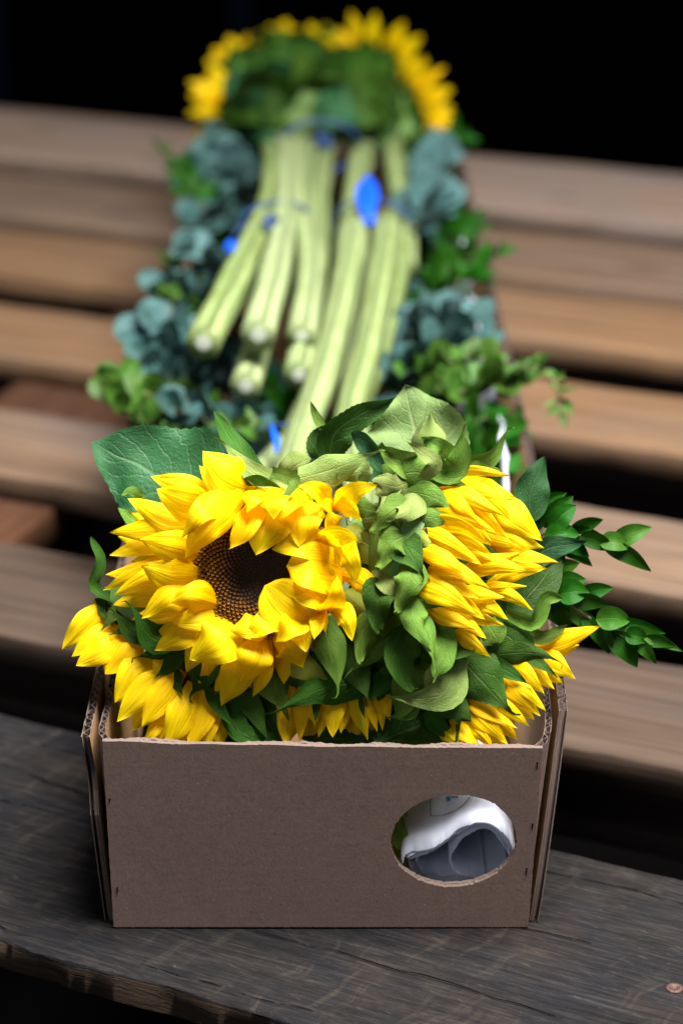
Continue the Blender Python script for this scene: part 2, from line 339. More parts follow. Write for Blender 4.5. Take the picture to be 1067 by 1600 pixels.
def prof_bract(t):
    if t < 0.34: return 0.74 + 0.26 * sm(t / 0.34)
    if t < 0.80: return 1 - 0.90 * ((t - 0.34) / 0.46) ** 1.25
    return 0.10 * (1 - (t - 0.80) / 0.20) + 0.006
def prof_leaf(t): return max(0.02, math.sin(math.pi * min(1, t ** 0.8)) ** 0.8) * (1 - 0.25 * t)
def prof_heart(t):
    return (0.30 + 0.70 * sm(t / 0.28)) if t < 0.28 else max(0.0, 1 - ((t - 0.28) / 0.72) ** 1.75)
def prof_round(t): return max(0.03, math.sqrt(max(0, 1 - (2 * t - 1) ** 2)))
def prof_strap(t): return 0.8 + 0.2 * sm(t / 0.4) if t < 0.6 else max(0.0, 1 - ((t - 0.6) / 0.4) ** 2) ** 0.7
def prof_ovate(t): return 0.6 + 0.4 * sm(t / 0.33) if t < 0.33 else max(0.0, 1 - ((t - 0.33) / 0.67) ** 1.12)
PROF = dict(ovate=prof_ovate, petal=prof_petal, bract=prof_bract, leaf=prof_leaf, heart=prof_heart, round=prof_round, strap=prof_strap, spear=prof_spear)

def blade(name, pts, width, mat, parent, roll=0.0, curl=0.0, curl2=None, prof='petal', ridge=0.0, ripple=0.0, crumple=0.0, serr=0.0,
          hint=None, twist=0.0, ns=16, nc=8, seed=0, fold=0.0):
    """a thin curved leaf-like piece: midline through pts, width across, edges curled, ridged, rippled"""
    mid = spline(pts, ns + 1); pf = PROF[prof]; hw0 = width / 2
    if curl2 is None: curl2 = curl
    V, UV, Fc = [], [], []; base = mid[0]; prevS = None
    for i, p in enumerate(mid):
        t = i / ns
        T = (mid[min(i + 1, ns)] - mid[max(i - 1, 0)]).normalized()
        Hn = Vector(hint) if hint is not None else (CAM - p)
        Hn = Hn - T * Hn.dot(T)
        if Hn.length < 1e-6: Hn = UP - T * UP.dot(T)
        Hn.normalize(); Hn = Matrix.Rotation(R_(roll + twist * (t - 0.3)), 3, T) @ Hn
        S = T.cross(Hn).normalized()
        if prevS is not None and S.dot(prevS) < 0: S = -S; Hn = -Hn
        prevS = S
        hw = hw0 * pf(t)
        if serr and i % 2: hw *= 1 - serr
        c = curl + (curl2 - curl) * t
        for j in range(nc + 1):
            s = -1 + 2 * j / nc
            if abs(c) > 1e-3: r = hw / c; x = r * math.sin(s * c); z = r * (1 - math.cos(s * c))
            else: x = s * hw; z = 0
            z += ridge * hw * math.cos(s * math.pi * 3) * math.sin(math.pi * min(1, t * 1.1)) + fold * hw * abs(s)
            if ripple: z += ripple * hw0 * math.sin(2 * math.pi * (2.2 * t + 0.37 * seed) + (1.7 if s > 0 else 0)) * s * s
            q = p + S * x + Hn * z
            if crumple:
                nv = noise.noise_vector(q * 55 + Vector((seed * 3.1, 0, 0)))
                q += (Hn * nv.x + S * nv.y * 0.5 + T * nv.z * 0.4) * crumple * min(1, t * 3)
            V.append(q - base); UV.append((j / nc, t))
    for i in range(ns):
        for j in range(nc):
            a = i * (nc + 1) + j; Fc.append((a, a + 1, a + nc + 2, a + nc + 1))
    return link(name, mesh(name, V, Fc, UV), mat, parent, base)

def tube(name, pts, rad, mat, parent, n=12, segs=10, cap=None, cap_mat=None, wob=0.0):
    """a tapering stem; cap: radius share of the pale pith shown at the LAST end"""
    mid = spline(pts, segs + 1); rr = rad if isinstance(rad, (list, tuple)) else (rad, rad)
    V, UV, Fc = [], [], []; base = mid[0]; ref = Vector((0.13, 0.2, 1)).normalized()
    for i, p in enumerate(mid):
        T = (mid[min(i + 1, segs)] - mid[max(i - 1, 0)]).normalized()
        A = (ref - T * ref.dot(T)).normalized(); B = T.cross(A); t = i / segs; r = rr[0] + (rr[1] - rr[0]) * t
        for k in range(n):
            a = 2 * math.pi * k / n; q = r * (1 + (0.07 * math.sin(5 * a + i * 0.4) if n > 8 else 0))
            if wob and t < 0.96: q *= 1 + wob * 0.7 * noise.noise(p * 34 + Vector((math.cos(a) * 0.8, math.sin(a) * 0.8, i * 0.3))) + wob * 1.1 * max(0, math.sin(t * segs * 0.9 + rr[1] * 9000)) ** 6
            V.append(p + (A * math.cos(a) + B * math.sin(a)) * q - base); UV.append((k / n, t * 3))
    for i in range(segs):
        for k in range(n): Fc.append((i * n + k, i * n + (k + 1) % n, (i + 1) * n + (k + 1) % n, (i + 1) * n + k))
    Fc.append(tuple(range(n))[::-1]); Fc.append(tuple(segs * n + k for k in range(n)))
    o = link(name, mesh(name, V, Fc, UV), mat, parent, base)
    if cap:
        T = (mid[-1] - mid[-2]).normalized(); A = (ref - T * ref.dot(T)).normalized(); B = T.cross(A); m = 14
        vs2 = [T * 0.0005]; fs2 = []
        for ring, (q, hgt) in enumerate(((cap * 0.75, 0.0005), (cap, 0.0003))):
            for k in range(m): a = 2 * math.pi * k / m; vs2.append((A * math.cos(a) + B * math.sin(a)) * rr[1] * q * (1 + 0.12 * noise.noise(Vector((k, ring, segs)))) + T * hgt)
        for k in range(m):
            fs2.append((0, 1 + k, 1 + (k + 1) % m)); fs2.append((1 + k, 1 + m + k, 1 + m + (k + 1) % m, 1 + (k + 1) % m))
        link('cut_end', mesh('cut_end', vs2, fs2), PITH, o, mid[-1])
    return o
def lathe(name, center, axis, prof_pts, mat, parent, n=24, jit=0.0):
    ax = Vector(axis).normalized(); A = ax.orthogonal().normalized(); B = ax.cross(A); V, Fc = [], []
    for i, (r, h) in enumerate(prof_pts):
        for k in range(n):
            a = 2 * math.pi * k / n; q = r * (1 + jit * noise.noise(Vector((math.cos(a) * 2, math.sin(a) * 2, i * 0.7))))
            V.append((A * math.cos(a) + B * math.sin(a)) * q + ax * h)
    for i in range(len(prof_pts) - 1):
        for k in range(n): Fc.append((i * n + k, i * n + (k + 1) % n, (i + 1) * n + (k + 1) % n, (i + 1) * n + k))
    return link(name, mesh(name, V, Fc), mat, parent, center)

# ------------------------------------------------------------------ setting: dark ground and dark surround
def quad_sheet(name, x0, x1, y0, y1, z): return mesh(name, [(x0, y0, z), (x1, y0, z), (x1, y1, z), (x0, y1, z)], [(0, 1, 2, 3)], None, False)
tag(link('ground', quad_sheet('ground', -8, 8, -4, 8, -0.62), BLACK), 'ground under the slatted platform, its unlit dark put into a black colour', 'ground', kind='structure')
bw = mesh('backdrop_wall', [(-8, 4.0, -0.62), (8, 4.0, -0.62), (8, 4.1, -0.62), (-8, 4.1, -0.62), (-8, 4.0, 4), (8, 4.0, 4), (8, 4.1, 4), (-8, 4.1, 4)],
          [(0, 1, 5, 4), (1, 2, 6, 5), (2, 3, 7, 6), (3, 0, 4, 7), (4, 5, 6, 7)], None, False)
tag(link('dark_wall', bw, BLACK), 'wall behind the platform, its deep shade put into a black colour', 'wall', kind='structure')
def post(px, wdt, label):
    c = PY(px, 60, 3.75); hw = wdt / 2; V = []
    for z in (-0.62, 2.6):
        for (a, b) in ((-hw, -hw), (hw, -hw), (hw, hw), (-hw, hw)): V.append((a, b, z + 0.62))
    e = thing('post', (c.x, 3.75, -0.62), label, 'post', 'posts in the dark behind the platform')
    me = mesh('shaft', V, [(0, 1, 5, 4), (1, 2, 6, 5), (2, 3, 7, 6), (3, 0, 4, 7), (4, 5, 6, 7)], None, False)
    link('shaft', me, NAVY, e, (c.x, 3.75, -0.62))
    f = hw * 1.5
    link('foot_plate', mesh('foot_plate', [(-f, -f, 0.001), (f, -f, 0.001), (f, f, 0.001), (-f, f, 0.001), (-f, -f, .02), (f, -f, .02), (f, f, .02), (-f, f, .02)],
         [(0, 1, 5, 4), (1, 2, 6, 5), (2, 3, 7, 6), (3, 0, 4, 7), (4, 5, 6, 7)], None, False), NAVY, e, (c.x, 3.75, -0.62))
post(378, 0.05, 'dim navy blue post just left of the topmost far sunflowers')
post(-8, 0.05, 'dim navy blue post at the left edge of the picture')

# ------------------------------------------------------------------ slatted platform
plat = thing('slatted_platform', (0, 0.8, -0.16), 'slatted platform of weathered wooden boards that carries the flower box', 'platform')
def board(name, cx, cy, ang, length, width, thick, mat, ztop=0.0, tint=(1, 1, 1), parent=plat, rough=0.0022, seed=0, chip=0.0, nl=160, nw=6):
    """a board along local X with worn, uneven edges"""
    hw, th, b = width / 2, thick, 0.0016
    sec = [(-hw, -th + b), (-hw, -b), (-hw + b * 0.4, -b * 0.35), (-hw + b, 0)]
    for k in range(1, nw): sec.append((-hw + b + (2 * hw - 2 * b) * k / nw, 0))
    sec += [(hw - b, 0), (hw - b * 0.4, -b * 0.35), (hw, -b), (hw, -th + b), (hw - b, -th), (-hw + b, -th)]
    V, Fc = [], []; m = len(sec)
    for i in range(nl + 1):
        x = -length / 2 + length * i / nl
        for (y, z) in sec:
            e = noise.noise(Vector((x * 9, seed * 5.3 + (1 if y > 0 else 0), 0))) * rough * 2 + noise.noise(Vector((x * 45, seed * 2.3 + (4 if y > 0 else 0), z * 60))) * rough
            edge = abs(y) / hw
            dy = e * (1 if y > 0 else -1) * (edge > 0.9)
            dz = noise.noise(Vector((x * 4, y * 18, seed))) * rough * 0.7
            if chip and y < 0 and edge > 0.93:
                c = max(0, noise.noise(Vector((x * 24, 3.3 + z * 40, seed))) - 0.05) + 0.6 * max(0, noise.noise(Vector((x * 70, 9.3 + z * 90, seed))))
                dy += chip * c * 2.0; dz -= chip * 0.9 * c * (z > -b * 1.5)
            V.append((x, y + dy, z + dz))
    for i in range(nl):
        for k in range(m): Fc.append((i * m + k, i * m + (k + 1) % m, (i + 1) * m + (k + 1) % m, (i + 1) * m + k))
    Fc.append(tuple(range(m))); Fc.append(tuple(nl * m + k for k in range(m))[::-1])
    me = mesh(name, V, Fc, None, True)
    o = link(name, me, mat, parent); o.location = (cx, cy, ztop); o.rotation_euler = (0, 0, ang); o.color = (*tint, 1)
    try: me.set_sharp_from_angle(angle=R_(50))
    except Exception: pass
    return o
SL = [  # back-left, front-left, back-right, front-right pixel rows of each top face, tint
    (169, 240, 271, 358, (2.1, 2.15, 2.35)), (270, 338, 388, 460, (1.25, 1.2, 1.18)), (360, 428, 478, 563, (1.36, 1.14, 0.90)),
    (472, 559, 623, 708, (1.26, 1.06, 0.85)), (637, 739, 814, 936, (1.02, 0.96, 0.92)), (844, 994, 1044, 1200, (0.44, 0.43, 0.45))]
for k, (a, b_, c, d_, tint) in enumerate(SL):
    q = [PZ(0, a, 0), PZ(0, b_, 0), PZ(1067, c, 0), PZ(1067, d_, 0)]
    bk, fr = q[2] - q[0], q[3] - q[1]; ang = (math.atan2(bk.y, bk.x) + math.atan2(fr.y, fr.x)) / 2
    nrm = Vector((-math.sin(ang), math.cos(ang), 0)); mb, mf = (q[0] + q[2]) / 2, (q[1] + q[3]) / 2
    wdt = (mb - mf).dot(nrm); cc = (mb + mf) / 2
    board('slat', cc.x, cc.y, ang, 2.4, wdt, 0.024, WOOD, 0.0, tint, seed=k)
ANG = R_(-25.6); nG = Vector((-math.sin(ANG), math.cos(ANG), 0)); offc = (0.1404 - 0.0997) / 2
gp = board('slat', nG.x * offc, nG.y * offc, ANG, 2.0, 0.2401, 0.021, PLANK, 0.0, (1, 1, 1), rough=0.0016, seed=11, chip=0.0032, nl=520, nw=10)
gp['label'] = 'wide dark scarred front board with a chipped edge and a rusty screw'
# lower boards and joists under the slats
A2 = R_(-22); n2 = Vector((-math.sin(A2), math.cos(A2), 0)); t2 = Vector((math.cos(A2), math.sin(A2), 0))
for k, (y0, y1) in enumerate(((735, 812), (950, 1052), (1222, 1310), (585, 660))):
    a, b_ = PZ(1067, y0, -0.085), PZ(1067, y1, -0.085); wd = (a - b_).dot(n2); cc = (a + b_) / 2
    cc = cc - t2 * (cc.dot(t2))
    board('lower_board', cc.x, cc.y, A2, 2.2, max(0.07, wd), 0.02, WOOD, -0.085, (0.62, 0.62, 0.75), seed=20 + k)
for k, sft in enumerate((-0.62, 0.62)):
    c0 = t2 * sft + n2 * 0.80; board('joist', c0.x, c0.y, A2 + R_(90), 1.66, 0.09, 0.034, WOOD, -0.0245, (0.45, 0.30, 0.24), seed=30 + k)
s0 = PZ(60, 815, -0.0245); cc = s0 - n2 * (s0 - n2 * 0.80).dot(n2) - t2 * 0.045
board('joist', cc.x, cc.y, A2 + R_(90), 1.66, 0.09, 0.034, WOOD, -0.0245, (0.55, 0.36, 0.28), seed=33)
# rusty screw sunk in the front board
sp = PZ(1053, 1545, 0.0)
scr = lathe('screw', (sp.x, sp.y, 0.0), (0, 0, 1), [(0.0052, -0.004), (0.0052, 0.0006), (0.0045, 0.0011), (0.0022, 0.0011), (0.0017, 0.0002), (0.0001, 0.0002)], RUST, plat, 20)

# ------------------------------------------------------------------ cardboard box
BOX_L = 1.40
box = thing('cardboard_box', (-0.012, 0.7, 0.0), 'long brown cardboard flower box with an oval hole in its front', 'box')
BL, BR, TL, TR = Vector((-0.1373, 0, 0.0012)), Vector((0.1126, 0, 0.0012)), Vector((-0.1393, 0, 0.1280)), Vector((0.1173, 0, 0.1235))
def front_pt(u, v, dy=0.0):
    p = (BL.lerp(BR, u)).lerp(TL.lerp(TR, u), v); bow = 0.0016 * math.sin(math.pi * u) * v
    return Vector((p.x, dy - bow + 0.002 * v, p.z))
def front_panel(name, y, thick, mat, ragged, vtop=1.0, inset=0.0, hole_scale=1.0, parent=None):
    bm = bmesh.new(); loop = []
    def add(u, v): loop.append(bm.verts.new(front_pt(u, v, y)))
    nb = 60; nt_ = 220; nsd = 40
    for i in range(nb): add(inset + (1 - 2 * inset) * i / nb, 0)
    for i in range(nsd): add(1 - inset + 0.0016 * noise.noise(Vector((3, i * 0.8, y * 90))), i / nsd * vtop)
    for i in range(nt_):
        u = 1 - inset - (1 - 2 * inset) * i / nt_
        add(u, vtop + ragged * (noise.noise(Vector((u * 9, 0, y * 300))) * 1.3 + noise.noise(Vector((u * 110, 5, y * 300))) * 0.5))
    for i in range(nsd): add(inset + 0.0016 * noise.noise(Vector((8, i * 0.8, y * 90))), (1 - i / nsd) * vtop)
    hole = []; uc, vc, ru, rv = (0.067 + 0.138) / 0.2535, 0.487, 0.0372 / 0.2535 * hole_scale, 0.0322 / 0.1255 * hole_scale
    m = 150
    for i in range(m):
        a = 2 * math.pi * i / m
        jag = 1 + 0.014 * noise.noise(Vector((math.cos(a) * 30, math.sin(a) * 30, y * 200))) + (0.016 if (i * 7) % 11 == 0 else 0) + 0.02 * noise.noise(Vector((math.cos(a) * 3, math.sin(a) * 3, 7)))
        hole.append(bm.verts.new(front_pt(uc + ru * math.cos(a) * jag, vc + rv * math.sin(a) * jag, y)))
    ed = [bm.edges.new((L[i], L[(i + 1) % len(L)])) for L in (loop, hole) for i in range(len(L))]
    bmesh.ops.triangle_fill(bm, use_beauty=True, use_dissolve=False, edges=ed)
    geo = bmesh.ops.extrude_face_region(bm, geom=bm.faces[:])
    for v in geo['geom']:
        if isinstance(v, bmesh.types.BMVert): v.co.y += thick
    bmesh.ops.recalc_face_normals(bm, faces=bm.faces[:])
    me = bpy.data.meshes.new(name); bm.to_mesh(me); bm.free()
    me.materials.append(mat); me.materials.append(CARD_EDGE)
    for p in me.polygons:
        if abs(p.normal.y) < 0.6 and p.center.z > 0.004: p.material_index = 1
    return link(name, me, None, parent)
fp = front_panel('front_panel', 0.0, 0.0028, CARD, 0.006, 1.0, parent=box)
front_panel('inner_front_panel', 0.0048, 0.0026, CARD_IN, 0.012, 0.985, 0.004, 1.03, parent=box)
# perforated fold marks down both ends of the front panel
for u in (0.012, 0.988):
    for i in ((2, 4, 7) if u > 0.5 else (1, 5)):
        v = 0.10 + 0.85 * i / 7.3 + 0.012 * math.sin(i * 5.3)
        p = front_pt(u + 0.003 * math.sin(i * 2.1), v, -0.0004); hl = 0.0013 + 0.0016 * ((i * 7 + int(u * 5)) % 5) / 4
        me = mesh('fold_slit', [(-0.0004, 0, -hl), (0.0003, 0, -hl * 0.9), (0.0004, -0.0003, hl), (-0.0005, -0.0003, hl * 0.95), (-0.0004, 0.0008, -hl), (0.0003, 0.0008, -hl * 0.9), (0.0004, 0.0008, hl), (-0.0005, 0.0008, hl * 0.95)],
                  [(0, 1, 2, 3), (0, 4, 5, 1), (1, 5, 6, 2), (2, 6, 7, 3), (3, 7, 4, 0)], None, False)
        link('fold_slit', me, SLIT, box, p)
def corr_wall(name, path, mat_out, mat_in, thick=0.0052, period=0.0085, front_cut=None, seed=0, flute=True, parent=None, ztrim=0.0016):
    """upright corrugated wall: path = (y, xbottom, xtop, ztop); liners and a fluted sheet between them, flutes upright"""
    P = spline([Vector((xb, y, 0.0)) for (y, xb, xt, zt) in path], 1 + 8 * (len(path) - 1)); Q = spline([Vector((xt, y, zt)) for (y, xb, xt, zt) in path], 1 + 8 * (len(path) - 1))
    def at(s):
        k = s * (len(P) - 1); i = min(int(k), len(P) - 2); f = k - i
        return P[i].lerp(P[i + 1], f), Q[i].lerp(Q[i + 1], f), (P[i + 1] - P[i]).normalized()
    Ltot = sum((P[i + 1] - P[i]).length for i in range(len(P) - 1))
    sgn = 1 if path[0][1] > 0 else -1
    sheets = [(-thick / 2, mat_out), (thick / 2, mat_in)]
    obs = []
    V, Fc, MI = [], [], []
    nseg = int(Ltot / 0.006)
    NV = 10
    def sheet(offs_fn, n, t_lin, mi):
        st = len(V)
        for i in range(n + 1):
            s = i / n; a, b, T = at(s); nrm = Vector((T.y, -T.x, 0)) * sgn
            zr = ztrim * (noise.noise(Vector((s * Ltot * 110, mi * 3.0, seed))) + 0.7 * noise.noise(Vector((s * Ltot * 400, mi, seed))))
            for k in range(NV + 1):
                v = k / NV; p = a.lerp(b, v); o = offs_fn(s)
                if front_cut: p = p + Vector((0, front_cut(v), 0)) * max(0, 1 - s * Ltot / 0.12)
                if k == NV: p.z += zr
                if k == 0: p.z = 0.0016
                V.append(p - nrm * o)
        for i in range(n):
            for k in range(NV):
                q = st + i * (NV + 1) + k; Fc.append((q, q + 1, q + NV + 2, q + NV + 1)); MI.append(mi)
        return st
    lt = 0.0005
    sa = sheet(lambda s: -thick / 2, nseg, lt, 0); sb = sheet(lambda s: -thick / 2 + lt, nseg, lt, 2)
    sc2 = sheet(lambda s: thick / 2 - lt, nseg, lt, 2); sd = sheet(lambda s: thick / 2, nseg, lt, 1)
    for (s1, s2) in ((sa, sb), (sc2, sd)):
        for i in range(nseg): q1, q2 = s1 + i * (NV + 1) + NV, s2 + i * (NV + 1) + NV; Fc.append((q1, q2, q2 + NV + 1, q1 + NV + 1)); MI.append(2)
        for e in (0, nseg):
            for k in range(NV): q1, q2 = s1 + e * (NV + 1) + k, s2 + e * (NV + 1) + k; Fc.append((q1, q1 + 1, q2 + 1, q2)); MI.append(2)
    if flute:
        nf = int(Ltot / period * 8)
        def wav(s):
            return (thick / 2 - lt * 1.5) * math.sin(2 * math.pi * s * Ltot / period + 0.8 * noise.noise(Vector((s * Ltot * 30, seed, 1))))
        s1 = sheet(wav, nf, lt, 2); s2 = sheet(lambda s: wav(s) + lt * 0.8, nf, lt, 2)
        for i in range(nf): q1, q2 = s1 + i * (NV + 1) + NV, s2 + i * (NV + 1) + NV; Fc.append((q1, q2, q2 + NV + 1, q1 + NV + 1)); MI.append(2)
    me = mesh(name, V, Fc, None, False)
    for mm in (mat_out, mat_in, CARD_EDGE): me.materials.append(mm)
    me.polygons.foreach_set('material_index', MI)
    return link(name, me, None, parent)
# outer long sides (lean outwards, waist of the box a little bowed)
corr_wall('side_panel', [(0.006, -0.1405, -0.1500, 0.1265), (0.12, -0.141, -0.1485, 0.127), (0.45, -0.141, -0.147, 0.125), (0.9, -0.139, -0.143, 0.125), (BOX_L, -0.137, -0.139, 0.125)],
          CARD, CARD_IN, front_cut=lambda v: 0.010 * sm((v - 0.62) / 0.12) * (1 - 0.6 * sm((v - 0.8) / 0.2)), seed=1, parent=box)
corr_wall('side_panel', [(0.006, 0.1165, 0.1330, 0.1240), (0.12, 0.1175, 0.1350, 0.126), (0.45, 0.118, 0.1405, 0.125), (0.9, 0.117, 0.133, 0.125), (BOX_L, 0.116, 0.121, 0.125)],
          CARD, CARD_IN, front_cut=lambda v: 0.040 * v ** 1.3, seed=2, parent=box)
# inner return tabs folded back from the front panel
corr_wall('corner_tab', [(0.0075, -0.1345, -0.1372, 0.1265), (0.018, -0.1350, -0.1412, 0.1268), (0.05, -0.1345, -0.1400, 0.1270), (0.17, -0.1345, -0.1395, 0.127)], CARD, CARD_IN, 0.0040, 0.006, seed=3, parent=box, ztrim=0.0022)
corr_wall('corner_tab', [(0.0075, 0.1100, 0.1150, 0.1222), (0.018, 0.1110, 0.1205, 0.1225), (0.05, 0.1110, 0.1240, 0.1230), (0.17, 0.1110, 0.1255, 0.123)], CARD, CARD_IN, 0.0040, 0.006, seed=4, parent=box, ztrim=0.0022)
def slab(name, x0, x1, y0, y1, z0, z1, mat, parent):
    return link(name, mesh(name, [(x0, y0, z0), (x1, y0, z0), (x1, y1, z0), (x0, y1, z0), (x0, y0, z1), (x1, y0, z1), (x1, y1, z1), (x0, y1, z1)],
                [(0, 3, 2, 1), (4, 5, 6, 7), (0, 1, 5, 4), (1, 2, 6, 5), (2, 3, 7, 6), (3, 0, 4, 7)], None, False), mat, parent)
slab('bottom_panel', -0.132, 0.108, 0.009, BOX_L - 0.004, 0.0016, 0.0060, CARD_IN, box)
slab('end_panel', -0.133, 0.111, BOX_L - 0.003, BOX_L + 0.003, 0.0016, 0.125, CARD, box)

# ------------------------------------------------------------------ rolled newspaper seen through the hole
news = thing('newspaper_roll', PY(710, 1390, 0.1), 'curled white newspaper seen through the oval hole of the box', 'newspaper')
Y0 = 0.013
def sheet_extrude(name, pxs, y0, y1, mat, thick=0.0009, parent=news, wav=0.004, seed=0, n=60, ny=14, slope=0.0):
    C2 = spline([Vector((PY(x, y, Y0).x, 0, PY(x, y, Y0).z)) for (x, y) in pxs], n + 1); V, Fc = [], []
    m = n + 1
    for side in (0, 1):
        for j in range(ny + 1):
            f = j / ny
            for i, c in enumerate(C2):
                T = (C2[min(i + 1, n)] - C2[max(i - 1, 0)]).normalized(); nr = Vector((-T.z, 0, T.x))
                y = y0 + (y1 - y0) * f + (wav * (noise.noise(Vector((i * 0.13, seed, 0))) + 0.35 * noise.noise(Vector((i * 0.9, seed, 3)))) if j == 0 else 0)
                V.append((c.x + nr.x * thick * side, y, max(0.008, c.z + nr.z * thick * side + slope * f)))
    tot = m * (ny + 1)
    for side in (0, 1):
        for j in range(ny):
            for i in range(n):
                q = side * tot + j * m + i; f4 = (q, q + 1, q + m + 1, q + m); Fc.append(f4 if side == 0 else f4[::-1])
    for i in range(n): Fc.append((i, tot + i, tot + i + 1, i + 1))
    for j in range(ny):
        for i in (0, n): q = j * m + i; Fc.append((q, q + m, tot + q + m, tot + q))
    return link(name, mesh(name, V, Fc), mat, parent), C2
outer = [(629, 1352), (633, 1340), (645, 1334), (668, 1327), (696, 1314), (722, 1295), (750, 1286), (778, 1296), (798, 1322), (806, 1360), (800, 1392), (770, 1400)]
_, OC = sheet_extrude('page', outer, Y0, 0.33, PAPER, 0.0010, seed=1)
for k in range(1, 4):
    o2 = [(x + (2.2 * k if x < 680 else -2.6 * k * (x > 760)), y + 3.4 * k) for (x, y) in outer[1:]]
    sheet_extrude('page', o2, Y0 + 0.0015 * k, 0.32, PAPER, 0.0008, seed=3 + k)
sheet_extrude('page', [(799, 1352), (793, 1326), (776, 1306), (752, 1299), (728, 1308), (709, 1328), (702, 1350), (711, 1367), (735, 1377), (758, 1381)], Y0 + 0.004, 0.30, PAPER, 0.0012, seed=9)
sheet_extrude('page', [(640, 1346), (638, 1358), (648, 1374), (675, 1384), (715, 1386), (760, 1384), (795, 1374)], Y0 + 0.005, 0.31, PAPER, 0.0010, seed=12)
sheet_extrude('page', [(655, 1346), (650, 1362), (664, 1378), (700, 1383), (745, 1381)], Y0 + 0.010, 0.30, PAPER, 0.0010, seed=14)
def on_page(px, py):
    for k in range(400):
        y = Y0 + 0.001 + k * 0.001; p = PY(px, py, y)
        for a, b in zip(OC[:-1], OC[1:]):
            if min(a.x, b.x) <= p.x <= max(a.x, b.x) and abs(b.x - a.x) > 1e-6:
                zz = a.z + (b.z - a.z) * (p.x - a.x) / (b.x - a.x) + 0.0014
                if zz > 0.03 and p.z <= zz: return Vector((p.x, y, zz + 0.0003))
    return PY(px, py, 0.06)
def ribbon(name, pts, wpx, mat, parent):
    V, Fc = [], []
    for i, (x, y) in enumerate(pts):
        a, b = pts[max(i - 1, 0)], pts[min(i + 1, len(pts) - 1)]; dx, dy = b[0] - a[0], b[1] - a[1]; L = math.hypot(dx, dy) or 1
        for s in (-1, 1): V.append(on_page(x - dy / L * s * wpx / 2, y + dx / L * s * wpx / 2))
    for i in range(len(pts) - 1): Fc.append((2 * i, 2 * i + 1, 2 * i + 3, 2 * i + 2))
    return link(name, mesh(name, V, Fc, None, False), mat, parent)
ribbon('printed_outline', [(672, 1248), (672, 1258), (672, 1268), (672.5, 1276)], 2, INK, news)
ribbon('printed_outline', [(672, 1276), (682, 1276), (692, 1275), (702, 1272), (712, 1267), (722, 1260), (730, 1252), (734, 1246)], 2, INK, news)
ribbon('printed_mark', [(697, 1250), (700, 1249.5), (703, 1249)], 8, INKB, news)
ribbon('printed_mark', [(704, 1247), (710, 1246.5), (716, 1246)], 4, INK, news)
# crumpled newspaper lining along the right wall
def lining(name, path, mat, label):
    """standing crumpled sheet: path of (y, x, z0, z1)"""
    P = spline([Vector((x, y, 0)) for (y, x, a, b) in path], 50); Q = spline([Vector((a, b, 0)) for (y, x, a, b) in path], 50); V, Fc = [], []; m = 9
    for side in (0, 1):
        for i in range(50):
            for k in range(m):
                z = Q[i].x + (Q[i].y - Q[i].x) * k / (m - 1); nv = noise.noise(Vector((P[i].y * 34, z * 30, 3))) * 0.006
                V.append((P[i].x - 0.006 + nv * (0.3 + 0.7 * k / (m - 1)) - 0.024 * (1 - min(1, z / 0.125)) + side * 0.0012, P[i].y, z + (0.008 * noise.noise(Vector((P[i].y * 45, 0, 8))) if k == m - 1 else 0)))
    tot = 50 * m
    for i in range(49):
        for k in range(m - 1):
            q = i * m + k; Fc.append((q, q + 1, q + m + 1, q + m)); Fc.append((tot + q, tot + q + m, tot + q + m + 1, tot + q + 1))
        q = i * m + m - 1; Fc.append((q, tot + q, tot + q + m, q + m))
    o = link(name, mesh(name, V, Fc), mat); tag(o, label, 'newspaper'); return o
ln = lining('newspaper_sheet', [(0.30, 0.124, 0.02, 0.133), (0.45, 0.127, 0.02, 0.130), (0.60, 0.125, 0.02, 0.136), (0.75, 0.121, 0.02, 0.139), (0.95, 0.119, 0.02, 0.136), (1.05, 0.118, 0.02, 0.12)], PAPER,
            'crumpled white newspaper sheet lining the right wall of the box')

# ================================================================== FRONT BOUQUET
def Wp(x, y, wmm): return PD(x, y, ZM - wmm * 0.001)
def auto_mid(p0, p1, bow=0.12, lift=5):
    (x0, y0, w0), (x1, y1, w1) = p0, p1
    return ((x0 + x1) / 2 - (y1 - y0) * bow, (y0 + y1) / 2 + (x1 - x0) * bow, (w0 + w1) / 2 + lift)
RS = random.Random(21)
def petal(parent, p0, p1, width, roll=0, curl=-0.5, mid=None, crumple=0.0012, bow=None, lift=5, ridge=0.035, curl2=None, prof='petal', ripple=0.10, twist=None):
    if bow is None: bow = RS.uniform(-0.10, 0.10)
    m = mid if mid is not None else auto_mid(p0, p1, bow, lift)
    tw = RS.uniform(-18, 18) if twist is None else twist
    curl = curl * 0.48; fold = RS.uniform(-0.22, 0.05) if curl < 0 else RS.uniform(0, 0.12)
    return blade('petal', [Wp(*p0), Wp(*m), Wp(*p1)], width * PXM * (1.16 if prof == 'petal' else 1.16), MP, parent, roll + RS.uniform(-10, 10), curl, curl2, prof, ridge, ripple, crumple, seed=RS.randint(0, 999), twist=tw, fold=fold)
